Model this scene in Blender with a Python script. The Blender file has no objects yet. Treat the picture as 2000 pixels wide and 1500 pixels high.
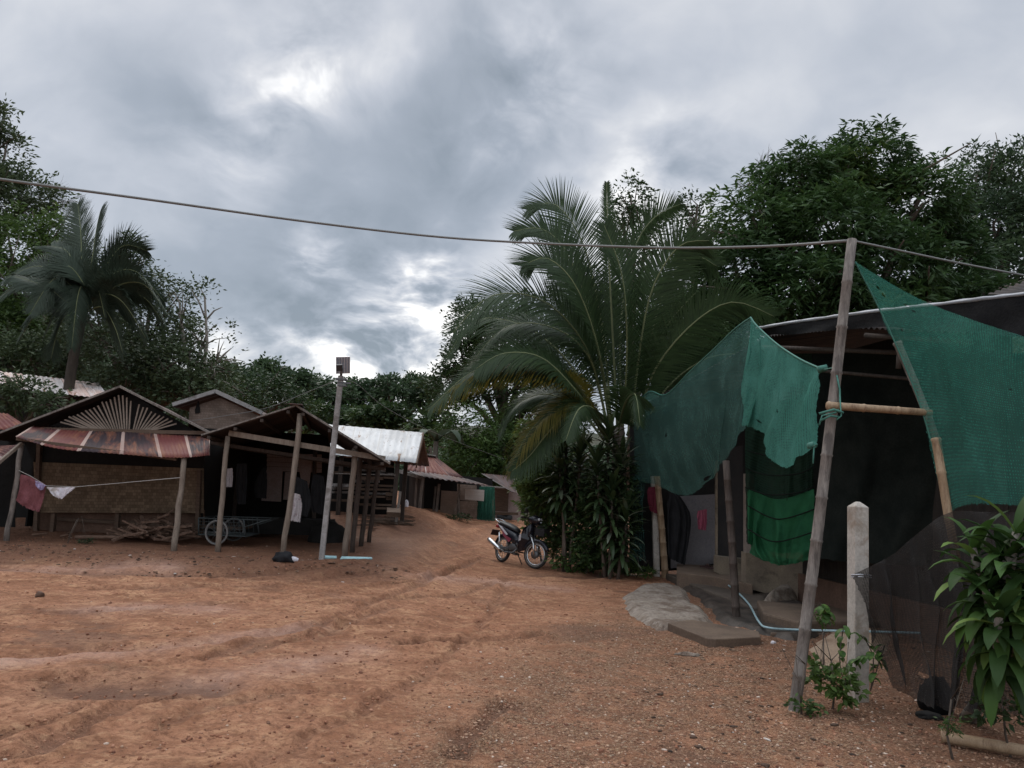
import bpy, math, random
import numpy as np
from mathutils import Vector, Matrix
R = math.radians
rnd = random.Random(7)
rng = np.random.default_rng(7)
S = bpy.context.scene
C = bpy.data.collections.new("scene"); S.collection.children.link(C)

# ------------------------------------------------------------------ camera
FPX = 1540.0; HAZE = .0045; PITCH = R(7.0); ROLL = R(3.0); CAMH = 1.75
U0 = Vector((0, -math.sin(PITCH), math.cos(PITCH))); FW = Vector((0, math.cos(PITCH), math.sin(PITCH)))
XA = Vector((1, 0, 0))
RT = XA*math.cos(ROLL) + U0*math.sin(ROLL)
UP = -XA*math.sin(ROLL) + U0*math.cos(ROLL)
CAM = Vector((0, 0, CAMH))
cam = bpy.data.cameras.new("camera"); camo = bpy.data.objects.new("camera", cam); C.objects.link(camo)
M = Matrix((RT, UP, -FW)).transposed().to_4x4(); M.translation = CAM
camo.matrix_world = M
cam.sensor_width = 36; cam.lens = 36*FPX/2000; cam.clip_end = 2000; cam.clip_start = 0.05
S.camera = camo

def P(px, py, Y):
    d = FW + RT*((px-1000)/FPX) + UP*((750-py)/FPX)
    return CAM + d*(Y/d.y)

# ------------------------------------------------------------------ world
SUN_EL, SUN_AZ = R(48), R(-20)
w = bpy.data.worlds.new("World"); S.world = w; w.use_nodes = True
def wset(**k): pass
nt = w.node_tree; nt.nodes.clear(); N = nt.nodes.new; L = nt.links.new
def mnode(op, a=None, b=None, c=None, clamp=False, tree=None):
    t = tree or nt
    n = t.nodes.new('ShaderNodeMath'); n.operation = op; n.use_clamp = clamp
    for i, v in enumerate((a, b, c)):
        if v is None: continue
        if isinstance(v, (int, float)): n.inputs[i].default_value = v
        else: t.links.new(v, n.inputs[i])
    return n.outputs[0]
out = N('ShaderNodeOutputWorld'); bg = N('ShaderNodeBackground'); L(bg.outputs[0], out.inputs[0])
bg.inputs[1].default_value = 0.1
sky = N('ShaderNodeTexSky'); sky.sky_type = 'NISHITA'; sky.sun_disc = False
sky.sun_elevation = SUN_EL; sky.sun_rotation = SUN_AZ
tc = N('ShaderNodeTexCoord'); sep = N('ShaderNodeSeparateXYZ'); L(tc.outputs['Generated'], sep.inputs[0])
den = mnode('ADD', mnode('MAXIMUM', sep.outputs[2], 0.0), 0.55)
cx = mnode('DIVIDE', sep.outputs[0], den); cy = mnode('DIVIDE', sep.outputs[1], den)
comb = N('ShaderNodeCombineXYZ'); L(cx, comb.inputs[0]); L(cy, comb.inputs[1])
def noise(vec, scale, detail=5, rough=.55, dist=0.0, off=(0, 0, 0), tree=None):
    t = tree or nt
    m = t.nodes.new('ShaderNodeMapping'); m.inputs['Location'].default_value = off
    t.links.new(vec, m.inputs[0])
    n = t.nodes.new('ShaderNodeTexNoise'); n.inputs['Scale'].default_value = scale
    n.inputs['Detail'].default_value = detail; n.inputs['Roughness'].default_value = rough
    n.inputs['Distortion'].default_value = dist
    t.links.new(m.outputs[0], n.inputs['Vector'])
    return n.outputs[0]
def ramp(fac, stops, tree=None):
    t = tree or nt
    r = t.nodes.new('ShaderNodeValToRGB'); e = r.color_ramp.elements
    while len(e) < len(stops): e.new(0.5)
    for i, (p, c) in enumerate(stops):
        e[i].position = p; e[i].color = (*c, 1) if len(c) == 3 else c
    t.links.new(fac, r.inputs[0])
    return r.outputs[0]
SKYOFF = .475
def warp(vec, sc_, amt):
    n = nt.nodes.new('ShaderNodeTexNoise'); n.inputs['Scale'].default_value = sc_; n.inputs['Detail'].default_value = 4
    L(vec, n.inputs['Vector'])
    a = N('ShaderNodeVectorMath'); a.operation = 'SUBTRACT'; L(n.outputs['Color'], a.inputs[0]); a.inputs[1].default_value = (.5, .5, .5)
    b = N('ShaderNodeVectorMath'); b.operation = 'SCALE'; L(a.outputs[0], b.inputs[0]); b.inputs['Scale'].default_value = amt
    c = N('ShaderNodeVectorMath'); c.operation = 'ADD'; L(vec, c.inputs[0]); L(b.outputs[0], c.inputs[1]); return c.outputs[0]
wv_ = warp(comb.outputs[0], 2.2, .28)
n1 = noise(wv_, 3.6, 6, .46, 0, (3.1, 1.7, 0))
n2 = noise(wv_, 1.5, 3, .5, .2, (7.3, 2.2, 0))
n3 = noise(wv_, 9.0, 5, .55, .1, (1.3, 5.2, 0))
def sc0(x, k): return mnode('MULTIPLY', mnode('SUBTRACT', x, .5), k)
base = mnode('ADD', mnode('ADD', sc0(n1, .62), sc0(n2, .45)), mnode('ADD', sc0(n3, .14), SKYOFF))
wn_ = N('ShaderNodeTexNoise'); wn_.inputs['Scale'].default_value = 8.0; wn_.inputs['Detail'].default_value = 3; L(tc.outputs['Generated'], wn_.inputs['Vector'])
wq_ = N('ShaderNodeVectorMath'); wq_.operation = 'SUBTRACT'; L(wn_.outputs['Color'], wq_.inputs[0]); wq_.inputs[1].default_value = (.5, .5, .5); WN = wq_.outputs[0]
def blob(px, py, s, amp, breakup=0.0):
    d = (P(px, py, 100) - CAM).normalized()
    k_ = N('ShaderNodeVectorMath'); k_.operation = 'SCALE'; L(WN, k_.inputs[0]); k_.inputs['Scale'].default_value = s*1.5
    ad = N('ShaderNodeVectorMath'); ad.operation = 'ADD'; L(tc.outputs['Generated'], ad.inputs[0]); L(k_.outputs[0], ad.inputs[1]); dw = ad.outputs[0]
    vm = N('ShaderNodeVectorMath'); vm.operation = 'DISTANCE'; L(dw, vm.inputs[0]); vm.inputs[1].default_value = d
    x = mnode('DIVIDE', vm.outputs['Value'], s)
    e = mnode('POWER', 2.718, mnode('MULTIPLY', mnode('MULTIPLY', x, x), -1.0))
    r = mnode('MULTIPLY', e, amp)
    if breakup: r = mnode('MULTIPLY', r, mnode('ADD', mnode('MULTIPLY', mnode('SUBTRACT', n3, .42), breakup), mnode('MULTIPLY', mnode('SUBTRACT', n1, .40), breakup*.6)))
    return r
acc = base
for b_ in [(520, 210, .055, .26, 4), (600, 155, .04, .20, 6), (440, 290, .06, .10, 4), (850, 585, .06, .34, 4), (815, 545, .045, .20, 5), (600, 705, .09, .22, 5), (700, 685, .07, .22, 5), (860, 700, .07, .36, 3), (800, 730, .08, .22, 2),
           (740, 745, .07, .22, 4), (1330, 370, .10, .20, 3), (1250, 420, .08, .12, 3), (950, 290, .06, .12, 5), (935, 655, .03, .40, 3),
           (250, 150, .25, .05, 0), (1050, 130, .07, .20, 5), (690, 100, .08, .10, 4), (640, 490, .04, .22, 6), (1080, 420, .12, .05, 0), (1250, 250, .10, .05, 0), (480, 690, .05, .18, 4), (120, 250, .10, .02, 0)]:
    acc = mnode('ADD', acc, blob(*b_))
for b_ in [(900, 220, .13, -.20), (600, 600, .11, -.18), (770, 640, .07, -.18), (1010, 190, .09, -.12), (480, 560, .10, -.08), (330, 260, .08, -.07), (1750, 230, .3, .045), (560, 390, .10, -.05), (1180, 150, .14, -.05), (700, 560, .12, -.06)]:
    acc = mnode('ADD', acc, blob(*b_))
cl = ramp(acc, [(.20, (1.85, 2.2, 2.6)), (.37, (2.7, 3.05, 3.55)), (.50, (4.0, 4.27, 4.75)), (.60, (5.2, 5.35, 5.65)), (.74, (7.8, 7.8, 7.8)), (.92, (9.8, 9.6, 9.4))])
# overcast sky: brighter towards the zenith; boost behind the camera is added fill light
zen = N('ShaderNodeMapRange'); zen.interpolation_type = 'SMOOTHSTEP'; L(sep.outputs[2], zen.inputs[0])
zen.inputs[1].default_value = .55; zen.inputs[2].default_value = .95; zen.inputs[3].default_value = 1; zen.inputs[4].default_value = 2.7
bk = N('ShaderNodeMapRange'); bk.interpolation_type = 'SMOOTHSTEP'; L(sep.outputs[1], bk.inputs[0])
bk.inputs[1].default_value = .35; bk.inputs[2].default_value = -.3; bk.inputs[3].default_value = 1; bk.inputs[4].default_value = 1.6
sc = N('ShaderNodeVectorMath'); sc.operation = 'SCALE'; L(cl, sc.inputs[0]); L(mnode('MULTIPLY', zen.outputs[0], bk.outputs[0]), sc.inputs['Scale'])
mx = N('ShaderNodeMix'); mx.data_type = 'RGBA'; mx.inputs[0].default_value = .93
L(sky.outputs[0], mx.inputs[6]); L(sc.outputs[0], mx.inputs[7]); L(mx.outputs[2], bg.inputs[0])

sl = bpy.data.lights.new("sun", 'SUN'); sl.energy = 0.8; sl.angle = R(25); sl.color = (1, .95, .88)
so = bpy.data.objects.new("sun", sl); C.objects.link(so)
sd = Vector((math.sin(SUN_AZ)*math.cos(SUN_EL), math.cos(SUN_AZ)*math.cos(SUN_EL), math.sin(SUN_EL)))
so.rotation_euler = sd.to_track_quat('Z', 'Y').to_euler(); so.location = (0, 0, 30)
S.view_settings.view_transform = 'Standard'; S.view_settings.look = 'None'
S.view_settings.exposure = 0.45; S.view_settings.gamma = 1

# ------------------------------------------------------------------ numpy noise and terrain
def vnoise(x, y, seed=0):
    xi = np.floor(x).astype(np.int64); yi = np.floor(y).astype(np.int64)
    fx = x-xi; fy = y-yi; fx = fx*fx*(3-2*fx); fy = fy*fy*(3-2*fy)
    def h(a, b):
        n = (a*374761393 + b*668265263 + seed*1442695041) & 0x7fffffff
        n = ((n ^ (n >> 13))*1274126177) & 0x7fffffff
        return ((n ^ (n >> 16)) & 0xffff)/65535.0
    return (h(xi, yi)*(1-fx)+h(xi+1, yi)*fx)*(1-fy) + (h(xi, yi+1)*(1-fx)+h(xi+1, yi+1)*fx)*fy
def fbm(x, y, o=4, seed=0):
    s = 0; a = .5
    for i in range(o):
        s = s+a*vnoise(x, y, seed+i); x = x*2.03+11.3; y = y*2.03+5.7; a *= .5
    return s
def sstep(a, b, x):
    t = np.clip((x-a)/(b-a), 0, 1); return t*t*(3-2*t)
def gbase(x, y):
    x = np.asarray(x, float); y = np.asarray(y, float)
    z = 0.36*sstep(17, 27, y) + .14*sstep(17, 27, y)*sstep(.5, 2.5, x)
    z = z + .022*np.clip(y-6, 0, 8)*sstep(.3, -2.0, x)
    z = z + 0.16*sstep(11.9, 12.9, y + .25*np.sin(x*.9))*sstep(-1.2, -2.4, x)
    z = z + 0.10*sstep(3.6, 4.6, x)*sstep(7.5, 9.5, y)
    z = z + 0.30*sstep(16.8, 20.0, y)*sstep(-1.5, -3.6, x+.5*np.sin(y*1.3))*sstep(27, 23, y)
    return z
def hill(x, y):
    x = np.asarray(x, float); y = np.asarray(y, float)
    h = .50*np.clip(-x-16.5-.04*(y-20), 0, 34)*sstep(16, 30, y)
    h = np.maximum(h, .10*np.clip(y-52, 0, 130)*sstep(46, 66, y))
    h = np.maximum(h, .45*np.clip(x-9, 0, 40)*sstep(17, 27, y))
    h = h + sstep(.2, 2, h)*1.5*(fbm(x*.12, y*.12, 3, 5)-.5)
    return h
def gz(x, y): return float(gbase(x, y))
def G(px, py):
    d = FW + RT*((px-1000)/FPX) + UP*((750-py)/FPX)
    t = 1.75/max(1e-4, -d.z/1)
    for _ in range(60):
        p = CAM+d*t
        t += (p.z-gz(p.x, p.y))/max(.02, -d.z)*.6
    p = CAM+d*t; return Vector((p.x, p.y, gz(p.x, p.y)))

# ------------------------------------------------------------------ materials
def newmat(name):
    m = bpy.data.materials.new(name); m.use_nodes = True
    t = m.node_tree; t.nodes.clear()
    o = t.nodes.new('ShaderNodeOutputMaterial'); b = t.nodes.new('ShaderNodeBsdfPrincipled')
    t.links.new(b.outputs[0], o.inputs[0]); return m, t, b, o
def mixc(t, f, a, b):
    n = t.nodes.new('ShaderNodeMix'); n.data_type = 'RGBA'
    if isinstance(f, (int, float)): n.inputs[0].default_value = f
    else: t.links.new(f, n.inputs[0])
    for i, v in ((6, a), (7, b)):
        if isinstance(v, tuple): n.inputs[i].default_value = (*v, 1)
        else: t.links.new(v, n.inputs[i])
    return n.outputs[2]
def bump(t, b, h, strength=.5, dist=.02):
    n = t.nodes.new('ShaderNodeBump'); n.inputs['Strength'].default_value = strength; n.inputs['Distance'].default_value = dist
    t.links.new(h, n.inputs['Height']); t.links.new(n.outputs[0], b.inputs['Normal'])
def surf(name, c1, c2, scale=6, rough=.8, bmp=.3, bd=.01, metal=0, fine=40, stretch=None, spec=.3, c3=None):
    m, t, b, o = newmat(name)
    tcn = t.nodes.new('ShaderNodeTexCoord'); v = tcn.outputs['Object']
    if stretch:
        mp = t.nodes.new('ShaderNodeMapping'); mp.inputs['Scale'].default_value = stretch; t.links.new(v, mp.inputs[0]); v = mp.outputs[0]
    a = noise(v, scale, 6, .6, .2, tree=t); f = noise(v, fine, 4, .6, 0, tree=t)
    fac = ramp(a, [(.35, (0, 0, 0)), (.65, (1, 1, 1))], tree=t)
    col = mixc(t, fac, c1, c2)
    if c3:
        a2 = noise(v, scale*.6, 6, .7, .4, (9, 3, 4), tree=t)
        col = mixc(t, ramp(a2, [(.5, (0, 0, 0)), (.62, (1, 1, 1))], tree=t), col, c3)
    col = mixc(t, ramp(f, [(.3, (0, 0, 0)), (.7, (.5, .5, .5))], tree=t), col, tuple(x*.45 for x in c1))
    t.links.new(col, b.inputs['Base Color']); b.inputs['Roughness'].default_value = rough
    b.inputs['Metallic'].default_value = metal; b.inputs['Specular IOR Level'].default_value = spec
    if bmp: bump(t, b, mnode('ADD', a, mnode('MULTIPLY', f, .5, tree=t), tree=t), bmp, bd)
    return m
def plain(name, c, rough=.5, metal=0, spec=.5):
    m, t, b, o = newmat(name); b.inputs['Base Color'].default_value = (*c, 1)
    b.inputs['Roughness'].default_value = rough; b.inputs['Metallic'].default_value = metal; b.inputs['Specular IOR Level'].default_value = spec
    tcn = t.nodes.new('ShaderNodeTexCoord'); a = noise(tcn.outputs['Object'], 25, 4, .6, 0, tree=t)
    col = mixc(t, ramp(a, [(.4, (0, 0, 0)), (.7, (.35, .35, .35))], tree=t), c, tuple(x*.5 for x in c)); t.links.new(col, b.inputs['Base Color'])
    return m
def leafmat(name, c1, c2, c3=None, rough=.5, trans=.3):
    m, t, b, o = newmat(name)
    at = t.nodes.new('ShaderNodeAttribute'); at.attribute_name = 'var'
    stops = [(0, c1), (.75, c2)] + ([(1, c3)] if c3 else [])
    col = ramp(at.outputs['Fac'], stops, tree=t)
    t.links.new(col, b.inputs['Base Color']); b.inputs['Roughness'].default_value = rough; b.inputs['Specular IOR Level'].default_value = .22
    tr = t.nodes.new('ShaderNodeBsdfTranslucent'); t.links.new(col, tr.inputs[0])
    ms = t.nodes.new('ShaderNodeMixShader'); ms.inputs[0].default_value = trans
    t.links.new(b.outputs[0], ms.inputs[1]); t.links.new(tr.outputs[0], ms.inputs[2]); t.links.new(ms.outputs[0], o.inputs[0])
    return m
def netmat(name, c1, c2, clear=.3, weave=260):
    m, t, b, o = newmat(name)
    tcn = t.nodes.new('ShaderNodeTexCoord')
    a = noise(tcn.outputs['Object'], 2.2, 5, .6, .4, tree=t)
    col = mixc(t, ramp(a, [(.35, (0, 0, 0)), (.7, (1, 1, 1))], tree=t), c1, c2)
    t.links.new(col, b.inputs['Base Color']); b.inputs['Roughness'].default_value = .75; b.inputs['Specular IOR Level'].default_value = .2
    tr = t.nodes.new('ShaderNodeBsdfTranslucent'); t.links.new(col, tr.inputs[0])
    m1 = t.nodes.new('ShaderNodeMixShader'); m1.inputs[0].default_value = .45
    t.links.new(b.outputs[0], m1.inputs[1]); t.links.new(tr.outputs[0], m1.inputs[2])
    tp = t.nodes.new('ShaderNodeBsdfTransparent'); m2 = t.nodes.new('ShaderNodeMixShader')
    uv = t.nodes.new('ShaderNodeUVMap')
    sp_ = t.nodes.new('ShaderNodeSeparateXYZ'); t.links.new(uv.outputs[0], sp_.inputs[0])
    w1 = mnode('SINE', mnode('MULTIPLY', sp_.outputs[0], weave, tree=t), tree=t); w2 = mnode('SINE', mnode('MULTIPLY', sp_.outputs[1], weave, tree=t), tree=t)
    nz = mnode('ADD', noise(tcn.outputs['Object'], 45, 3, .7, 0, tree=t), mnode('MULTIPLY', mnode('ADD', w1, w2, tree=t), .16, tree=t), tree=t)
    fac = mnode('ADD', mnode('MULTIPLY', mnode('SUBTRACT', nz, .5, tree=t), .5, tree=t), mnode('ADD', mnode('MULTIPLY', mnode('SUBTRACT', a, .5, tree=t), .25, tree=t), 1-clear, tree=t), clamp=True, tree=t)
    t.links.new(fac, m2.inputs[0]); t.links.new(tp.outputs[0], m2.inputs[1]); t.links.new(m1.outputs[0], m2.inputs[2])
    t.links.new(m2.outputs[0], o.inputs[0]); return m
def roofmat(name, cA, cB, cC, sheet=.8, joint=(.35, .30, .28), jw=.09, rough=.65, streak=None, sheetvar=1.0):
    """corrugated sheet: u in metres across, v in metres down the slope"""
    m, t, b, o = newmat(name)
    uv = t.nodes.new('ShaderNodeUVMap'); sp = t.nodes.new('ShaderNodeSeparateXYZ'); t.links.new(uv.outputs[0], sp.inputs[0])
    u, v = sp.outputs[0], sp.outputs[1]
    us = mnode('DIVIDE', u, sheet, tree=t); idx = mnode('FLOOR', us, tree=t); fr = mnode('FRACT', us, tree=t)
    wn = t.nodes.new('ShaderNodeTexWhiteNoise'); wn.noise_dimensions = '1D'; t.links.new(idx, wn.inputs['W'])
    cb = t.nodes.new('ShaderNodeCombineXYZ'); t.links.new(mnode('MULTIPLY', u, 5, tree=t), cb.inputs[0]); t.links.new(mnode('MULTIPLY', v, 1.0, tree=t), cb.inputs[1])
    a = noise(cb.outputs[0], 1.0, 7, .65, .5, tree=t); a2 = noise(uv.outputs[0], 1.1, 5, .6, .6, (4, 4, 0), tree=t)
    f1 = mnode('ADD', mnode('MULTIPLY', mnode('SUBTRACT', wn.outputs[0], .5, tree=t), .5*sheetvar, tree=t), a2, tree=t)
    col = mixc(t, ramp(f1, [(.42, (0, 0, 0)), (.58, (1, 1, 1))], tree=t), cA, cB)
    col = mixc(t, ramp(a, [(.48, (0, 0, 0)), (.66, (1, 1, 1))], tree=t), col, cC)
    if jw:
        j = mnode('LESS_THAN', fr, jw, tree=t)
        col = mixc(t, mnode('MULTIPLY', j, ramp(a2, [(.25, (.4, .4, .4)), (.5, (1, 1, 1))], tree=t), tree=t), col, joint)
    if streak:
        cb2 = t.nodes.new('ShaderNodeCombineXYZ'); t.links.new(mnode('MULTIPLY', u, 9, tree=t), cb2.inputs[0]); t.links.new(mnode('MULTIPLY', v, 1.6, tree=t), cb2.inputs[1])
        s = noise(cb2.outputs[0], .55, 5, .7, .3, (2, 8, 0), tree=t)
        col = mixc(t, ramp(s, [(.585, (0, 0, 0)), (.65, (1, 1, 1))], tree=t), col, streak)
    t.links.new(col, b.inputs['Base Color']); b.inputs['Roughness'].default_value = rough; b.inputs['Specular IOR Level'].default_value = .2
    bump(t, b, a, .3, .01); return m
def weavemat(name, c1, c2, sc=9.0):
    m, t, b, o = newmat(name)
    uv = t.nodes.new('ShaderNodeUVMap')
    br = t.nodes.new('ShaderNodeTexBrick'); t.links.new(uv.outputs[0], br.inputs[0]); br.inputs['Scale'].default_value = sc
    br.inputs['Color1'].default_value = (*c1, 1); br.inputs['Color2'].default_value = (*c2, 1); br.inputs['Mortar'].default_value = (*[x*.6 for x in c1], 1)
    br.inputs['Mortar Size'].default_value = .028; br.inputs['Brick Width'].default_value = .8; br.inputs['Row Height'].default_value = .8; br.offset = .5
    a = noise(uv.outputs[0], 2.5, 5, .6, .3, tree=t)
    col = mixc(t, ramp(a, [(.35, (0, 0, 0)), (.75, (.7, .7, .7))], tree=t), br.outputs[0], tuple(x*.4 for x in c1))
    t.links.new(col, b.inputs['Base Color']); b.inputs['Roughness'].default_value = .85
    bump(t, b, br.outputs['Fac'], .6, .01); b.inputs['Specular IOR Level'].default_value = .15
    return m

MT = {}
MT['rust'] = roofmat('rusty_sheet', (.115, .030, .026), (.030, .018, .020), (.17, .065, .036), .62, (.34, .24, .20), .10, .7)
MT['rust2'] = roofmat('rusty_sheet_plain', (.13, .045, .035), (.07, .028, .026), (.19, .085, .06), .75, (.35, .28, .25), .05, .7)
MT['rustpurple'] = roofmat('rusty_sheet_dark', (.10, .042, .042), (.07, .045, .045), (.15, .10, .09), .75, (.3, .25, .24), .06, .7)
MT['rustgrey'] = roofmat('weathered_sheet', (.12, .09, .085), (.07, .055, .052), (.16, .09, .07), .75, (.2, .18, .17), .06, .7)
MT['whiteroof'] = roofmat('white_painted_sheet', (.50, .50, .49), (.40, .395, .385), (.56, .56, .555), .75, (.40, .39, .37), .04, .5, (.16, .09, .05), .4)
MT['pinkroof'] = roofmat('faded_sheet', (.62, .45, .38), (.55, .5, .48), (.66, .6, .56), .75, (.3, .22, .18), .04, .6, (.3, .16, .1))
MT['darkroof'] = roofmat('dark_sheet', (.045, .036, .033), (.03, .026, .026), (.07, .05, .042), .75, (.06, .05, .045), .05, .8)  # very dark brown-black roof sheet
MT['weave'] = weavemat('woven_bamboo', (.15, .105, .068), (.25, .18, .12), 12)
MT['weave2'] = weavemat('woven_bamboo_pale', (.24, .175, .135), (.31, .23, .185), 13)
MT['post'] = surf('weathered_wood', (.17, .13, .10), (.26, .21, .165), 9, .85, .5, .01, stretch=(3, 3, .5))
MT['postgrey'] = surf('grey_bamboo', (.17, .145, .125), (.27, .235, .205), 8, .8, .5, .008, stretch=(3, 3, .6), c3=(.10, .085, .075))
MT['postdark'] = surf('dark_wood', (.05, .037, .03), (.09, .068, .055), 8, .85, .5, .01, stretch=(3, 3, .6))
MT['bamboo'] = surf('tan_bamboo', (.33, .22, .13), (.42, .30, .19), 7, .6, .25, .005, stretch=(3, 3, .7), c3=(.2, .12, .07))
MT['slat'] = surf('pale_slats', (.20, .155, .12), (.29, .23, .18), 8, .7, .3, .005)
MT['plank'] = surf('brown_planks', (.10, .065, .045), (.15, .10, .07), 6, .85, .4, .01, stretch=(1, 1, 6))
MT['plankgrey'] = surf('grey_planks', (.27, .25, .235), (.42, .40, .38), 5, .85, .5, .01, c3=(.09, .07, .06))
MT['plankpink'] = surf('pinkish_boards', (.36, .27, .24), (.44, .35, .32), 4, .85, .2, .005)
MT['black'] = surf('black_and_shade', (.012, .011, .010), (.02, .018, .016), 4, .9, .2)  # near-black; on walls and gables it puts interior shade into the colour
MT['concrete'] = surf('post_concrete', (.46, .42, .365), (.58, .53, .47), 5, .85, .4, .006, c3=(.34, .27, .21))
MT['polecon'] = surf('pole_concrete', (.26, .245, .23), (.36, .34, .325), 6, .85, .4, .006, c3=(.16, .14, .125))
MT['plaster'] = surf('stained_plaster', (.17, .135, .10), (.25, .20, .14), 2.5, .85, .3, .01, c3=(.06, .05, .035))
MT['slab'] = surf('concrete_slab', (.115, .078, .055), (.165, .115, .08), 3, .85, .4, .01, c3=(.10, .07, .05))
MT['cement'] = surf('spilled_cement', (.34, .285, .235), (.20, .15, .11), 5.5, .9, 1.0, .06, c3=(.13, .085, .06), fine=22)
MT['brick'] = surf('mud_brick', (.11, .065, .045), (.17, .10, .07), 4, .9, .5, .01)
MT['net'] = netmat('green_shade_net', (.06, .24, .185), (.10, .34, .27), .28)
MT['net2'] = netmat('green_shade_net_thin', (.065, .17, .14), (.11, .25, .21), .50)
MT['net3'] = netmat('green_shade_net_wide', (.042, .185, .14), (.065, .25, .19), .42)
MT['netblack'] = netmat('black_shade_net', (.036, .032, .030), (.060, .053, .048), .28)
MT['tarp'] = netmat('green_tarpaulin', (.022, .125, .055), (.032, .17, .07), .0)
MT['tarpdark'] = netmat('dark_green_cloth', (.012, .035, .022), (.02, .05, .03), .0)
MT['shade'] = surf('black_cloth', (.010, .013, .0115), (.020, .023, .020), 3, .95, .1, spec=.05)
MT['wire'] = plain('cable', (.16, .16, .15), .6)
MT['silver'] = plain('silver_edge', (.45, .46, .48), .35, .3)
MT['bark'] = surf('bark', (.09, .07, .055), (.16, .13, .105), 5, .9, .6, .02, stretch=(2, 2, .6))
MT['barkdark'] = surf('dark_bark', (.045, .036, .028), (.08, .065, .05), 5, .9, .6, .02, stretch=(2, 2, .6))
MT['barkpale'] = surf('pale_bark', (.22, .19, .16), (.30, .27, .23), 6, .9, .5, .01, stretch=(2, 2, .6))
MT['twig'] = surf('twig', (.14, .12, .10), (.2, .175, .15), 6, .9, .2, .01)
MT['mango'] = leafmat('mango_leaf', (0.025, 0.051, 0.019), (0.058, 0.110, 0.031), (0.129, 0.176, 0.034))
MT['dark'] = leafmat('dark_leaf', (0.022, 0.040, 0.017), (0.049, 0.083, 0.027), (0.078, 0.121, 0.034))
MT['mid'] = leafmat('green_leaf', (0.036, 0.066, 0.019), (0.084, 0.138, 0.031), (0.134, 0.187, 0.038))
MT['grey'] = leafmat('grey_green_leaf', (0.036, 0.053, 0.027), (0.074, 0.101, 0.046), (0.101, 0.132, 0.055))
MT['far'] = leafmat('far_leaf', (0.031, 0.055, 0.029), (0.067, 0.105, 0.048), (0.095, 0.143, 0.058))
MT['curtain'] = netmat('dark_green_curtain', (.02, .085, .06), (.03, .12, .085), .1)
MT['light'] = leafmat('light_leaf', (.055, .09, .028), (.12, .18, .045), (.20, .26, .06))
MT['palm'] = leafmat('palm_leaf', (.022, .040, .016), (.050, .084, .030), (.11, .14, .045), .5, .35)
MT['palmy'] = leafmat('yellowing_palm_leaf', (.09, .10, .022), (.22, .17, .035), (.32, .20, .045), .5, .4)
MT['palmdist'] = leafmat('grey_palm_leaf', (.028, .042, .028), (.056, .078, .052), (.09, .11, .07), .6, .25)
MT['broad'] = leafmat('broad_leaf', (0.025, 0.055, 0.015), (0.062, 0.127, 0.027), (0.146, 0.220, 0.051), .55, .22)
MT['drac'] = leafmat('strap_leaf', (.024, .044, .018), (.065, .10, .04), (.18, .205, .15), .36, .25)
MT['rachis'] = surf('rachis', (.13, .15, .07), (.18, .20, .09), 5, .6, .1)

# ------------------------------------------------------------------ mesh helpers
def V3(a): return Vector(a)
def tag(o, label=None, cat=None, group=None, kind=None):
    if label: o['label'] = label
    if cat: o['category'] = cat
    if group: o['group'] = group
    if kind: o['kind'] = kind
    return o
def empty(name, loc, label, cat, group=None, rot=None):
    o = bpy.data.objects.new(name, None); C.objects.link(o); o.location = loc; o.empty_display_size = .2
    if rot: o.rotation_euler = rot
    return tag(o, label, cat, group)
def npmesh(name, V, F, mat, parent=None, smooth=False, var=None, uv=None, local=False):
    """V: (n,3) array, F: (m,k) array of equal-size faces or list"""
    me = bpy.data.meshes.new(name)
    if isinstance(F, np.ndarray):
        V = np.asarray(V, np.float32); m, k = F.shape
        me.vertices.add(len(V)); me.vertices.foreach_set('co', V.ravel())
        me.loops.add(m*k); me.loops.foreach_set('vertex_index', F.astype(np.int32).ravel())
        me.polygons.add(m); me.polygons.foreach_set('loop_start', np.arange(0, m*k, k, dtype=np.int32))
        me.polygons.foreach_set('loop_total', np.full(m, k, np.int32)); me.update(calc_edges=True)
    else:
        me.from_pydata([tuple(v) for v in V], [], [tuple(f) for f in F]); me.update()
    if smooth: me.polygons.foreach_set('use_smooth', np.ones(len(me.polygons), bool))
    if var is not None:
        a = me.attributes.new('var', 'FLOAT', 'FACE'); a.data.foreach_set('value', np.asarray(var, np.float32))
    if uv is not None:
        l = me.uv_layers.new(name='UVMap'); idx = np.empty(len(me.loops), np.int32); me.loops.foreach_get('vertex_index', idx)
        l.data.foreach_set('uv', np.asarray(uv, np.float32)[idx].ravel())
    me.materials.append(mat)
    o = bpy.data.objects.new(name, me); C.objects.link(o)
    if parent is not None:
        o.parent = parent
        if not local:
            top = parent
            # meshes are written in world coordinates; parents have no rotation in that case
            off = Vector((0, 0, 0)); q = parent
            while q is not None: off += q.location; q = q.parent
            o.location = -off
    return o
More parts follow.
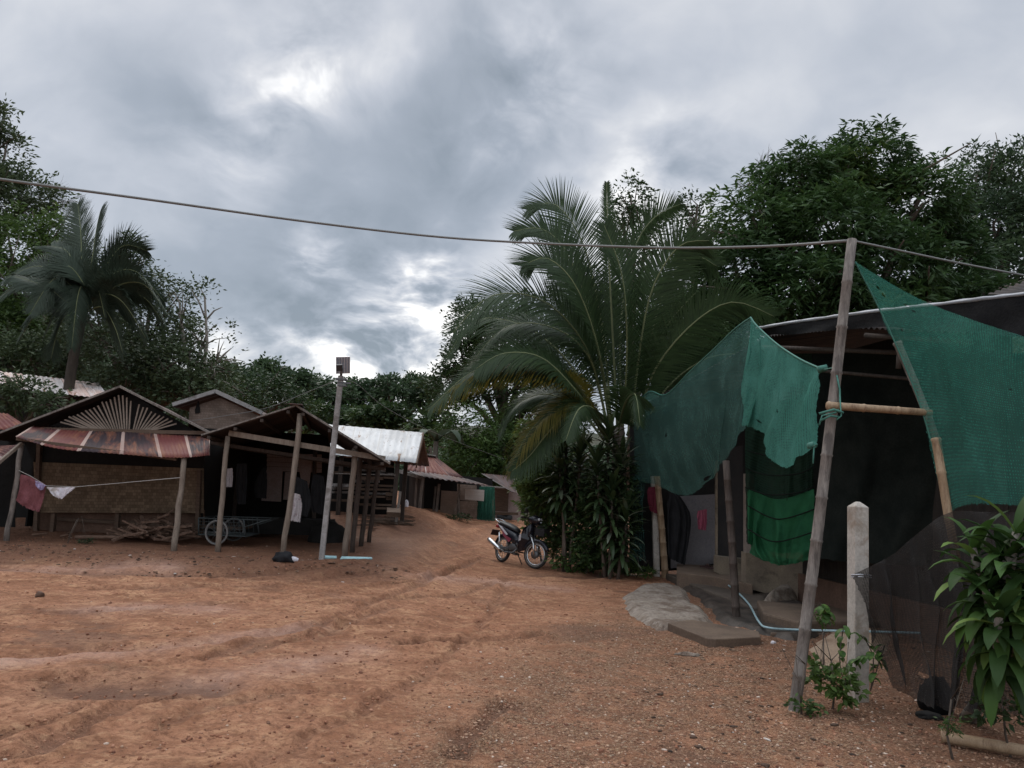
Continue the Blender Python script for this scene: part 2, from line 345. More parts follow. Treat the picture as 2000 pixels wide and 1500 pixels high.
class MB:
    def __init__(s): s.V = []; s.F = []; s.UV = []
    def add(s, V, F, UV=None):
        n = len(s.V); s.V += [tuple(v) for v in V]; s.F += [tuple(i+n for i in f) for f in F]
        s.UV += list(UV) if UV is not None else [(v[0]+v[1], v[2]) for v in V]
        return s
    def frame(s, o, ax, ay, az, sx, sy, sz):
        """box centred at o with axes and half sizes"""
        vs = []
        for i in (-1, 1):
            for j in (-1, 1):
                for k in (-1, 1): vs.append(o+ax*(i*sx)+ay*(j*sy)+az*(k*sz))
        f = [(0, 1, 3, 2), (4, 6, 7, 5), (0, 4, 5, 1), (2, 3, 7, 6), (0, 2, 6, 4), (1, 5, 7, 3)]
        return s.add(vs, f)
    def box(s, c, sx, sy, sz, rz=0):
        ax = Vector((math.cos(rz), math.sin(rz), 0)); ay = Vector((-math.sin(rz), math.cos(rz), 0))
        return s.frame(Vector(c), ax, ay, Vector((0, 0, 1)), sx/2, sy/2, sz/2)
    def beam(s, a, b, w_, h_, up=Vector((0, 0, 1))):
        a = Vector(a); b = Vector(b); d = b-a; l = d.length; d.normalize()
        x = d.cross(up)
        if x.length < 1e-3: x = d.cross(Vector((1, 0, 0)))
        x.normalize(); z = x.cross(d)
        return s.frame((a+b)/2, x, d, z, w_/2, l/2, h_/2)
    def tube(s, pts, rad, n=8, wob=0, cap=True):
        pts = [Vector(p) for p in pts]; m = len(pts)
        if isinstance(rad, (int, float)): rad = [rad]*m
        base = len(s.V); pv = None
        for i, p in enumerate(pts):
            t = (pts[min(i+1, m-1)]-pts[max(i-1, 0)]).normalized()
            if pv is None:
                pv = t.cross(Vector((0, 0, 1)))
                if pv.length < .1: pv = t.cross(Vector((0, 1, 0)))
            x = (pv - t*pv.dot(t)).normalized(); pv = x; y = t.cross(x)
            for k in range(n):
                a = 2*math.pi*k/n; r = rad[i]*(1+(rnd.uniform(-wob, wob) if wob else 0))
                q = p+x*(math.cos(a)*r)+y*(math.sin(a)*r); s.V.append(tuple(q)); s.UV.append((k/n, i))
        for i in range(m-1):
            for k in range(n):
                a = base+i*n+k; b = base+i*n+(k+1) % n; s.F.append((a, b, b+n, a+n))
        if cap:
            s.F.append(tuple(base+k for k in range(n-1, -1, -1))); s.F.append(tuple(base+(m-1)*n+k for k in range(n)))
        return s
    def quad(s, a, b, c, d, th=.02):
        """solid panel; uv in metres"""
        a, b, c, d = map(Vector, (a, b, c, d)); nrm = (b-a).cross(d-a).normalized()*(th/2)
        wu = (b-a).length; hv = (d-a).length
        vs = [a+nrm, b+nrm, c+nrm, d+nrm, a-nrm, b-nrm, c-nrm, d-nrm]; uv = [(0, 0), (wu, 0), (wu, hv), (0, hv)]*2
        return s.add(vs, [(0, 1, 2, 3), (7, 6, 5, 4), (0, 4, 5, 1), (1, 5, 6, 2), (2, 6, 7, 3), (3, 7, 4, 0)], uv)
    def poly(s, pts, th=.02):
        pts = [Vector(p) for p in pts]; n = len(pts); nrm = (pts[1]-pts[0]).cross(pts[-1]-pts[0]).normalized()*(th/2)
        o = pts[0]; ux = (pts[1]-pts[0]).normalized(); uy = Vector((0, 0, 1))
        uv = [((p-o).dot(ux), p.z) for p in pts]
        return s.add([p+nrm for p in pts]+[p-nrm for p in pts], [tuple(range(n)), tuple(range(2*n-1, n-1, -1))]+[(i, i+n, (i+1) % n+n, (i+1) % n) for i in range(n)], uv*2)
    def build(s, name, mat, parent=None, smooth=False, local=False, bevel=0):
        o = npmesh(name, s.V, s.F, mat, parent, smooth, None, s.UV, local)
        if bevel:
            b = o.modifiers.new('bevel', 'BEVEL'); b.width = bevel; b.segments = 2; b.limit_method = 'ANGLE'
        return o
def lerp(a, b, t): return a+(b-a)*t
def log_pts(a, b, n=6, wob=.01):
    a = Vector(a); b = Vector(b)
    return [lerp(a, b, i/(n-1))+Vector((rnd.uniform(-wob, wob), rnd.uniform(-wob, wob), 0))*(0 < i < n-1) for i in range(n)]
def post(name, a, b, r0, r1, mat, parent=None, wob=.012):
    return MB().tube(log_pts(a, b, 7, wob), [lerp(r0, r1, i/6)*rnd.uniform(.94, 1.06) for i in range(7)], 9).build(name, mat, parent, True)
def bamboo(name, pts, r, mat, parent=None, node=.28):
    pts = [Vector(p) for p in pts]; P2 = []; RR = []
    for a, b in zip(pts[:-1], pts[1:]):
        l = (b-a).length; n = max(1, round(l/node))
        for i in range(n):
            t = i/n; p = lerp(a, b, t)
            e = (b-a).normalized()
            P2 += [p, p+e*.012, p+e*.03]; RR += [r, r*1.16, r]
    P2.append(pts[-1]); RR.append(r)
    m = len(RR); RR = [q*(1.08-.16*i/m) for i, q in enumerate(RR)]
    return MB().tube(P2, RR, 10).build(name, mat, parent, True)
def corr(name, a, b, c, d, mat, parent=None, pitch=.09, amp=.012, th=.003, sag=.0, rag=.0, nv=6):
    """corrugated sheet a-b = upper edge, d-c = lower edge; ribs run from upper to lower"""
    a, b, c, d = map(Vector, (a, b, c, d)); W = max((b-a).length, (c-d).length); H = ((d-a).length+(c-b).length)/2
    nr = max(4, int(W/pitch)); nu = nr*6; nrm = (b-a).cross(d-a).normalized()
    if nrm.z < 0: nrm = -nrm
    Vs = []; UVs = []
    seed = rnd.random()*100; sheets = [rnd.uniform(-rag, rag) for _ in range(int(W/.75)+2)]
    for j in range(nv+1):
        t = j/nv
        for i in range(nu+1):
            u = i/nu; p = lerp(lerp(a, b, u), lerp(d, c, u), t)
            if j == nv: p = p+(lerp(d, c, u)-lerp(a, b, u)).normalized()*sheets[int(u*W/.75)]
            p = p+nrm*(amp*math.sin(u*W/pitch*2*math.pi)+(sheets[int(u*W/.75)]*.15)) - Vector((0, 0, 1))*sag*(math.sin(math.pi*u)+.35*math.sin(5*u+seed))*t
            Vs.append(p); UVs.append((u*W, t*H))
    Fs = [(j*(nu+1)+i, j*(nu+1)+i+1, (j+1)*(nu+1)+i+1, (j+1)*(nu+1)+i) for j in range(nv) for i in range(nu)]
    o = npmesh(name, Vs, Fs, mat, parent, True, None, UVs)
    s_ = o.modifiers.new('solid', 'SOLIDIFY'); s_.thickness = th
    return o
def catmull(pts, n):
    pts = [np.array(p, float) for p in pts]; m = len(pts); out_ = []
    for i in range(n):
        t = i/(n-1)*(m-1); k = min(int(t), m-2); f = t-k
        p0 = pts[max(k-1, 0)]; p1 = pts[k]; p2 = pts[k+1]; p3 = pts[min(k+2, m-1)]
        out_.append(.5*((2*p1)+(-p0+p2)*f+(2*p0-5*p1+4*p2-p3)*f*f+(-p0+3*p1-3*p2+p3)*f**3))
    return np.array(out_)
def drape(name, rows, mat, parent=None, nu=60, nv=40, fold=.05, nf=9, seed=0, th=.0, fr=None, holes=()):
    """cloth through several pixel/depth curves (rows from top to bottom)"""
    cur = [catmull([P(*q) for q in r], nu) for r in rows]
    g = np.array([catmull([c[i] for c in cur], nv) for i in range(nu)])   # nu,nv,3
    u = np.linspace(0, 1, nu)[:, None]; v = np.linspace(0, 1, nv)[None, :]
    ph = 2*math.pi*(nf*u + .9*vnoise(u*4+seed, v*2, seed)+.4*v)
    dz = fold*(np.sin(ph)+.5*np.sin(2.3*ph+1))*(.15+.85*np.sin(math.pi*np.clip(v*.6+.2, 0, 1)))*(np.clip(v,.0,1)**.5)
    dz = dz + fold*.6*(fbm(u*7+seed, v*5+seed, 3, seed)-.5)
    dirn = np.array([0, -1., 0]) if fr is None else np.array(fr)
    g = g+dz[..., None]*dirn[None, None]
    er = np.random.default_rng(seed+99); g[:, -1, 2] += er.normal(0, .006, nu); g[0, :, 0] += er.normal(0, .004, nv); g[-1, :, 0] += er.normal(0, .004, nv)
    Vs = g.reshape(-1, 3); i = np.arange(nu-1)[:, None]; j = np.arange(nv-1)[None, :]
    a = (i*nv+j).ravel(); F = np.stack([a, a+1, a+nv+1, a+nv], 1)
    if holes:
        uu = ((i+.5)/(nu-1)+0*j).ravel(); vv = ((j+.5)/(nv-1)+0*i).ravel(); kp = np.ones(len(F), bool)
        for (hu, hv, ru, rv) in holes: kp &= ((uu-hu)/ru)**2+((vv-hv)/rv)**2 > er.uniform(.6, 1.3, len(F))
        F = F[kp]
    uv = np.stack([np.repeat(np.linspace(0, 3, nu), nv), np.tile(np.linspace(0, 2, nv), nu)], 1)
    o = npmesh(name, Vs, F, mat, parent, True, None, uv)
    if th: s_ = o.modifiers.new('solid', 'SOLIDIFY'); s_.thickness = th
    return o

# ------------------------------------------------------------------ ground
def polydist(x, y, pts):
    best = np.full(x.shape, 1e9)
    for a, b in zip(pts[:-1], pts[1:]):
        ax, ay = a[0], a[1]; dx, dy = b[0]-ax, b[1]-ay; l2 = dx*dx+dy*dy
        t = np.clip(((x-ax)*dx+(y-ay)*dy)/l2, 0, 1)
        best = np.minimum(best, np.hypot(x-(ax+t*dx), y-(ay+t*dy)))
    return best
def gline(*pp): return [tuple(G(*p)[:2]) for p in pp]
RUTS = [ # polyline, width, depth, damp
    (gline((-60, 1288), (150, 1272), (330, 1262), (480, 1245), (640, 1222), (800, 1215)), .14, .030, .3),
    (gline((780, 1262), (850, 1256), (950, 1250), (1060, 1240)), .10, .055, 1.0),
    (gline((-60, 1500), (60, 1470), (160, 1430), (260, 1385), (340, 1370)), .09, .035, .7),
    (gline((-60, 1462), (80, 1420), (180, 1385)), .08, .025, .6),
    (gline((880, 1480), (920, 1430), (960, 1395), (1000, 1372)), .10, .035, .8),
    (gline((200, 1150), (380, 1146), (500, 1144), (640, 1130), (820, 1122)), .16, .035, .6),
    (gline((0, 1112), (160, 1120), (420, 1124), (560, 1112), (760, 1108)), .2, .03, .8),
    (gline((300, 1420), (420, 1390), (560, 1360), (700, 1350)), .10, .02, .4),
    (gline((400, 1290), (520, 1262), (620, 1240), (700, 1212), (760, 1185)), .10, .02, .5),
    (gline((620, 1040), (760, 1050), (860, 1035), (930, 1022)), .3, .03, .3),
    (gline((800, 1120), (870, 1080), (940, 1045), (980, 1028)), .25, .03, .3),
    (gline((1000, 1130), (880, 1165), (760, 1172), (640, 1180)), .10, .02, .4),
    (gline((-60, 1205), (200, 1195), (420, 1180), (640, 1158), (840, 1135), (940, 1090)), .09, .028, .5),
    (gline((-60, 1345), (150, 1325), (380, 1290), (560, 1240), (700, 1190), (800, 1150), (900, 1110)), .09, .028, .5),
    (gline((500, 1500), (640, 1420), (780, 1350), (860, 1290), (930, 1230), (970, 1180), (990, 1140)), .08, .02, .35),
    (gline((150, 1345), (260, 1350), (380, 1352)), .35, .03, .9),
    (gline((1040, 1125), (1130, 1128), (1250, 1120)), .3, .02, .8),
]
def ground_mesh():
    th = np.concatenate([np.linspace(-180, -52, 24, endpoint=False), np.linspace(-52, 52, 820, endpoint=False), np.linspace(52, 180, 24)])*math.pi/180
    r = np.concatenate([[0.25], np.geomspace(1.0, 4, 50, endpoint=False), np.geomspace(4, 40, 640, endpoint=False), np.geomspace(40, 240, 50)])
    TH, RR = np.meshgrid(th, r); x = RR*np.sin(TH); y = RR*np.cos(TH)
    z = gbase(x, y)
    fade = 1/(1+(RR/30)**2)
    z = z + fade*(.07*(fbm(x*.5, y*.5, 3, 1)-.45) + .030*(fbm(x*1.9, y*2.1, 3, 2)-.45) + .024*(fbm(x*8, y*8, 4, 3)-.45))
    lump = np.clip(fbm(x*3.1, y*3.6, 4, 9)-.52, 0, 1); z = z + fade*.10*lump
    damp = np.zeros_like(x)
    wx = x+.14*(fbm(x*3.5, y*3.5, 4, 21)-.5)*2; wy = y+.12*(fbm(x*2.5+9, y*2.5, 3, 22)-.5)*2
    for pts, wd, dp, dm in RUTS:
        d = polydist(wx, wy, pts)
        z = z - 1.35*dp*np.exp(-(d/(wd*.7))**2) + .8*dp*np.exp(-((d-wd*1.4)/(wd*.5))**2)
        damp = np.maximum(damp, 1.3*dm*np.exp(-(d/(wd*.85))**2)*(.5+fbm(x*4, y*4, 2, 8)))
    damp = np.maximum(damp, .8*sstep(.56, .66, fbm(x*1.9+3, y*2.6, 5, 61))*sstep(.3, .6, fbm(x*.4, y*.5, 2, 66)))
    gr = sstep(-.6, 1.0, x*1.0 + (8.8-y)*.42 - .4 + 1.6*(fbm(x*.8, y*.8, 4, 31)-.45))*sstep(16.5, 11.5, y+1.5*(fbm(x, y, 3, 37)-.5))
    gr = np.clip(gr, 0, 1)
    # edge of hut ground and right edge: damp, littered soil
    damp = np.maximum(damp, .95*sstep(11.3, 12.6, y + .8*(fbm(x*1.5, y*1.5, 3, 41)-.5))*sstep(-1.0, -2.2, x)*sstep(24, 20, y))
    damp = np.maximum(damp, .55*sstep(2.2, 3.6, x+.9*(fbm(x*1.3, y*1.3, 3, 43)-.5))*sstep(4, 6, y))
    damp = np.maximum(damp, .6*sstep(.58, .72, fbm(x*.9, y*1.4, 4, 51)))
    pale = np.zeros_like(x)
    for pts, wd, am in ((gline((-80, 1300), (120, 1284), (300, 1270), (450, 1246), (600, 1225)), .16, .5), (gline((180, 1190), (300, 1186), (420, 1190)), .28, .45), (gline((830, 1130), (960, 1135), (1080, 1150)), .35, .35), (gline((-60, 1115), (120, 1112), (330, 1108)), .25, .4), (gline((420, 1330), (560, 1300), (700, 1270)), .3, .3)):
        pale = np.maximum(pale, am*np.exp(-(polydist(wx, wy, pts)/wd)**2)*(.4+1.1*fbm(x*3, y*3, 4, 77)))
    pale = np.clip(pale, 0, 1)
    hl = hill(x, y); green = sstep(.05, .6, hl); z = z - .3*sstep(.0, .5, hl)
    n, m = x.shape; V = np.stack([x, y, z], -1).reshape(-1, 3)
    i = np.arange(n-1)[:, None]; j = np.arange(m-1)[None, :]; a = (i*m+j).ravel()
    F = np.stack([a, a+m, a+m+1, a+1], 1)[:, ::-1]
    m_, t, b, o = newmat('red_dirt')
    def attr(nm):
        q = t.nodes.new('ShaderNodeAttribute'); q.attribute_name = nm; return q.outputs['Fac']
    tcn = t.nodes.new('ShaderNodeTexCoord'); v = tcn.outputs['Object']
    a1 = noise(v, .55, 6, .6, .3, tree=t); a2 = noise(v, 3.5, 6, .65, .3, (3, 3, 0), tree=t); a3 = noise(v, 22, 5, .7, 0, tree=t); a4 = noise(v, 75, 3, .7, 0, tree=t); a5 = noise(v, 9, 6, .7, .4, (5, 1, 0), tree=t)
    mp = t.nodes.new('ShaderNodeMapping'); mp.inputs['Scale'].default_value = (.8, 1.5, 1); mp.inputs['Rotation'].default_value = (0, 0, R(-14)); t.links.new(v, mp.inputs[0])
    st = noise(mp.outputs[0], 1.6, 6, .65, .5, tree=t)
    col = mixc(t, ramp(a1, [(.35, (0, 0, 0)), (.68, (1, 1, 1))], tree=t), (.36, .158, .084), (.48, .245, .140))
    col = mixc(t, ramp(st, [(.46, (0, 0, 0)), (.62, (.9, .9, .9))], tree=t), col, (.25, .105, .052))
    col = mixc(t, ramp(a2, [(.5, (0, 0, 0)), (.68, (.8, .8, .8))], tree=t), col, (.54, .30, .165))
    col = mixc(t, ramp(a5, [(.50, (0, 0, 0)), (.62, (.75, .75, .75))], tree=t), col, (.23, .10, .050))
    col = mixc(t, ramp(a5, [(.34, (.6, .6, .6)), (.44, (0, 0, 0))], tree=t), col, (.55, .32, .18))
    vo = t.nodes.new('ShaderNodeTexVoronoi'); vo.inputs['Scale'].default_value = 48; t.links.new(v, vo.inputs['Vector'])
    vs = t.nodes.new('ShaderNodeSeparateXYZ'); t.links.new(vo.outputs['Color'], vs.inputs[0])
    gcol = ramp(vs.outputs[0], [(0, (.18, .095, .05)), (.35, (.32, .175, .095)), (.7, (.41, .24, .14)), (.93, (.52, .36, .23)), (1, (.58, .46, .34))], tree=t)
    gcol = mixc(t, ramp(vo.outputs['Distance'], [(.3, (0, 0, 0)), (.75, (.7, .7, .7))], tree=t), gcol, (.16, .085, .055))
    gmask = mnode('MULTIPLY', attr('gravel'), ramp(a2, [(.38, (.25, .25, .25)), (.55, (1, 1, 1))], tree=t), tree=t)
    col = mixc(t, mnode('MULTIPLY', gmask, .85, tree=t), col, gcol)
    col = mixc(t, ramp(a3, [(.48, (0, 0, 0)), (.66, (.85, .85, .85))], tree=t), col, (.19, .082, .045))
    col = mixc(t, ramp(a4, [(.62, (0, 0, 0)), (.74, (.5, .5, .5))], tree=t), col, (.52, .34, .22))
    dm = attr('damp')
    col = mixc(t, mnode('MULTIPLY', dm, .75, clamp=True, tree=t), col, (.125, .058, .034))
    col = mixc(t, mnode('MULTIPLY', attr('pale'), ramp(a2, [(.3, (.4, .4, .4)), (.6, (1, 1, 1))], tree=t), tree=t), col, (.56, .37, .30))
    col = mixc(t, attr('green'), col, (.03, .045, .02))
    t.links.new(col, b.inputs['Base Color'])
    t.links.new(mnode('SUBTRACT', .93, mnode('MULTIPLY', dm, .25, tree=t), tree=t), b.inputs['Roughness']); b.inputs['Specular IOR Level'].default_value = .25
    h = mnode('ADD', mnode('MULTIPLY', a3, .5, tree=t), mnode('ADD', mnode('MULTIPLY', a2, .9, tree=t), mnode('MULTIPLY', mnode('MULTIPLY', vo.outputs['Distance'], gmask, tree=t), -.7, tree=t), tree=t), tree=t)
    h = mnode('ADD', h, mnode('ADD', mnode('MULTIPLY', a5, -.8, tree=t), mnode('MULTIPLY', a4, .25, tree=t), tree=t), tree=t)
    bump(t, b, h, 1.0, .065)
    g = npmesh('ground', V, F, m_, None, True)
    for nm, arr in (('pale', pale), ('gravel', gr), ('damp', np.clip(damp, 0, 1)), ('green', green)):
        at = g.data.attributes.new(nm, 'FLOAT', 'POINT'); at.data.foreach_set('value', arr.ravel().astype(np.float32))
    tag(g, kind='structure')
ground_mesh()
# hills
def hills_mesh():
    xs = np.arange(-140, 141, 2.0); ys = np.arange(16, 240, 2.0); X, Y = np.meshgrid(xs, ys)
    H = hill(X, Y); Z = gbase(X, Y)-.5*(1-sstep(.05, .6, H))+H
    n, m = X.shape; i = np.arange(n-1)[:, None]; j = np.arange(m-1)[None, :]; a = (i*m+j).ravel()
    F = np.stack([a, a+1, a+m+1, a+m], 1)
    keep = (H.ravel()[F] > .02).any(1)
    o = npmesh('hills', np.stack([X, Y, Z], -1).reshape(-1, 3), F[keep], surf('hill_soil', (.03, .04, .02), (.06, .055, .03), .5, .95, .3, .1), None, True)
    tag(o, kind='structure')
hills_mesh()
def top(x, y): return float(gbase(x, y)+hill(x, y))

# loose stones and litter
def ico():
    p = (1+5**.5)/2
    v = np.array([(-1, p, 0), (1, p, 0), (-1, -p, 0), (1, -p, 0), (0, -1, p), (0, 1, p), (0, -1, -p), (0, 1, -p), (p, 0, -1), (p, 0, 1), (-p, 0, -1), (-p, 0, 1)], float)/np.hypot(1, p)
    f = np.array([(0, 11, 5), (0, 5, 1), (0, 1, 7), (0, 7, 10), (0, 10, 11), (1, 5, 9), (5, 11, 4), (11, 10, 2), (10, 7, 6), (7, 1, 8), (3, 9, 4), (3, 4, 2), (3, 2, 6), (3, 6, 8), (3, 8, 9), (4, 9, 5), (2, 4, 11), (6, 2, 10), (8, 6, 7), (9, 8, 1)])
    return v, f
def stones(name, n, region, smin, smax, mat, flat=.5):
    v0, f0 = ico(); pts = []
    while len(pts) < n:
        x, y = region()
        pts.append((x, y))
    pts = np.array(pts); z = gbase(pts[:, 0], pts[:, 1])
    RRr = np.hypot(pts[:, 0], pts[:, 1]); fade = 1/(1+(RRr/30)**2); x, y = pts.T
    z = z + fade*(.07*(fbm(x*.5, y*.5, 3, 1)-.45) + .030*(fbm(x*1.9, y*2.1, 3, 2)-.45) + .024*(fbm(x*8, y*8, 4, 3)-.45)) + fade*.10*np.clip(fbm(x*3.1, y*3.6, 4, 9)-.52, 0, 1)
    s = smin*(smax/smin)**(rng.random(n)**2.5)
    v = v0[None]*(1+rng.uniform(-.28, .28, (n, 12, 1)))*s[:, None, None]*np.stack([rng.uniform(.7, 1.5, n), rng.uniform(.6, 1.1, n), rng.uniform(.3, .8, n)*flat*2], 1)[:, None, :]
    a = rng.uniform(0, 6.28, n); c, sn = np.cos(a)[:, None], np.sin(a)[:, None]
    vx = v[..., 0]*c-v[..., 1]*sn; vy = v[..., 0]*sn+v[..., 1]*c
    v = np.stack([vx+x[:, None], vy+y[:, None], v[..., 2]+z[:, None]+s[:, None]*.15], -1).reshape(-1, 3)
    f = (f0[None]+12*np.arange(n)[:, None, None]).reshape(-1, 3)
    o = npmesh(name, v, f, mat, None, False, np.repeat(rng.random(n), 20))
    return o
def stonemat(name, stops):
    m, t, b, o = newmat(name); at = t.nodes.new('ShaderNodeAttribute'); at.attribute_name = 'var'
    t.links.new(ramp(at.outputs['Fac'], stops, tree=t), b.inputs['Base Color']); b.inputs['Roughness'].default_value = .9; b.inputs['Specular IOR Level'].default_value = .25
    return m
def reg_gravel():
    while True:
        y = 3.6+11*rnd.random()**1.5; x = rnd.uniform(-.72, .72)*y
        g_ = x+(8.8-y)*.42-.4+1.6*(float(fbm(np.array(x*.8), np.array(y*.8), 4, 31))-.45)
        if rnd.random() < max(.07, min(1, (g_+.6)/1.6)) and not (x > 4.3 and y > 8): return x, y
o = stones('gravel', 30000, reg_gravel, .004, .016, stonemat('stone', [(0, (.13, .07, .045)), (.5, (.27, .145, .09)), (.93, (.42, .27, .18)), (1, (.58, .48, .40))]))
tag(o, 'small reddish brown stones strewn over the dirt yard', 'gravel', kind='stuff')
def reg_yard():
    y = 4+10.5*rnd.random()**1.3; return rnd.uniform(-.75, .55)*y, y
o = stones('dirt_crumbs', 11000, reg_yard, .003, .020, stonemat('crumb', [(0, (.13, .055, .035)), (.6, (.26, .115, .065)), (1, (.40, .21, .13))]), .6)
tag(o, 'crumbs of red dirt scattered over the bare yard', 'dirt crumbs', kind='stuff')
def reg_litter():
    k = rnd.random()
    if k < .6:
        x = rnd.uniform(-9, -1.5); return x, 12.6+rnd.gauss(0, .35)-.25*math.sin(x*.9)
    x = rnd.uniform(1.2, 5.2); return x, 5.5+rnd.random()*5+(x-3)*1.2
o = stones('litter', 2200, reg_litter, .008, .035, stonemat('litter', [(0, (.03, .02, .015)), (.6, (.10, .06, .04)), (.93, (.22, .14, .09)), (1, (.6, .55, .5))]), .25)
tag(o, 'dark crumbs of bark and dead leaves along the yard edge', 'litter', kind='stuff')

# ------------------------------------------------------------------ foliage
def leafmesh(name, cen, var, per, Lf, Wf, spread, droop, mat, parent, seed=0, outward=None, size_j=.35, sz=None):
    r = np.random.default_rng(seed); n = len(cen); k = per
    c = np.repeat(cen, k, 0); N_ = n*k
    th = r.uniform(0, 2*np.pi, N_); el = r.uniform(-.5, .9, N_)-droop
    d = np.stack([np.cos(th)*np.cos(el), np.sin(th)*np.cos(el), np.sin(el)], 1)
    if outward is not None:
        d = d+.55*np.repeat(outward, k, 0); d /= np.linalg.norm(d, axis=1, keepdims=True)
    base_ = c + d*(spread*r.uniform(.0, .5, (N_, 1))) + r.normal(0, spread*.22, (N_, 3))
    s = 1+r.uniform(-size_j, size_j, N_)
    if sz is not None: s = s*np.repeat(sz, k)
    Ln = (Lf*s)[:, None]; Wn = (Wf*s)[:, None]
    rv = r.normal(size=(N_, 3)); rv[:, 2] += 1.2; side = np.cross(d, rv); side /= np.linalg.norm(side, axis=1, keepdims=True)
    tip = base_+d*Ln; tip[:, 2] -= droop*Ln[:, 0]*.5; mid = base_+d*Ln*.45
    V = np.stack([base_, mid+side*Wn*.5, tip, mid-side*Wn*.5], 1).reshape(-1, 3)
    F = np.arange(N_*4).reshape(-1, 4)
    vv = np.clip(np.repeat(var, k)+r.normal(0, .12, N_), 0, 1)
    return npmesh(name, V, F, mat, parent, False, vv)
def blob_centres(blobs, dens, seed, gap=.42, gscale=.6):
    r = np.random.default_rng(seed); out_ = []; outw = []; vr = []
    for (px, py, Y, rx, ry) in blobs:
        c = np.array(P(px, py, Y)); a = rx*Y/FPX; b = ry*Y/FPX; rad = np.array([a, (a+b)/2, b])
        n = int(dens*4*math.pi*(a*b))
        d = r.normal(size=(n, 3)); d /= np.linalg.norm(d, axis=1, keepdims=True)
        rr = r.uniform(.35, 1.08, n)**.7
        # lumpy outline
        nz = vnoise(d[:, 0]*2.6+d[:, 2]*1.9+seed*3.1+px, d[:, 1]*2.6-d[:, 2]*2.3+py, seed)
        p = d*rr[:, None]*rad*(.72+.5*nz[:, None])
        q = p+c
        g = vnoise(q[:, 0]/gscale+q[:, 1]*.7/gscale, q[:, 2]/gscale+q[:, 1]*.5/gscale, seed+5)
        keep = g > gap*r.uniform(.5, 1.1, n)
        cl_ = vnoise(q[:, 0]/1.3+seed, q[:, 2]/1.1+q[:, 1]*.6, seed+9)
        out_.append(q[keep]); outw.append(d[keep]); vr.append((.1+.62*cl_**1.5+.12*nz)[keep])
    return np.concatenate(out_), np.concatenate(outw), np.concatenate(vr)
def tree(name, label, blobs, base_xy, mat, dens=5, per=9, Lf=.28, Wf=.08, spread=.3, droop=.2, seed=1, gap=.4, trunk_r=.16, cat='tree', group=None, bark='bark', partname='crown', gscale=.6, limbs=True, jut=True):
    bx, by = base_xy; bz = top(bx, by)-.1
    t = empty(name, (bx, by, bz), label, cat, group)
    cen, ow, vr = blob_centres(blobs, dens, seed, gap, gscale)
    ok = cen[:, 2] > bz+.1; cen, ow, vr = cen[ok], ow[ok], vr[ok]
    leafmesh(partname, cen, vr, per, Lf, Wf, spread, droop, mat, t, seed, ow)
    bc = [P(b[0], b[1], b[2]) for b in blobs]; mean = sum(bc, Vector())/len(bc); rr = random.Random(seed)
    mb = MB(); fork = Vector((bx, by, bz)).lerp(Vector((mean.x, mean.y, min(b.z for b in bc))), .75)
    if fork.z < bz+.5: fork.z = bz+.5
    mb.tube([Vector((bx, by, bz)), Vector((bx, by, bz)).lerp(fork, .5)+Vector((rr.uniform(-.1, .1), 0, 0)), fork], [trunk_r*1.25, trunk_r, trunk_r*.8], 9, .08)
    if limbs:
        for b, bb in zip(bc, blobs):
            k = fork.lerp(b, .5)+Vector((rr.uniform(-.2, .2), rr.uniform(-.2, .2), .25))
            mb.tube([fork, k, b, b+Vector((rr.uniform(-.3, .3), 0, .4*bb[4]*bb[2]/FPX))], [trunk_r*.6, trunk_r*.4, trunk_r*.2, trunk_r*.08], 6, .1)
            for _ in range(5):
                a = b+Vector((rr.gauss(0, 1)*bb[3], rr.gauss(0, 1)*bb[3], rr.gauss(0, .8)*bb[4]))*(bb[2]/FPX*.62)
                mb.tube([k.lerp(b, .5), (k.lerp(b, .5)+a)/2+Vector((0, 0, .1)), a], [trunk_r*.22, trunk_r*.14, trunk_r*.05], 5)
    mb.build('trunk', MT[bark], t, True)
    return t
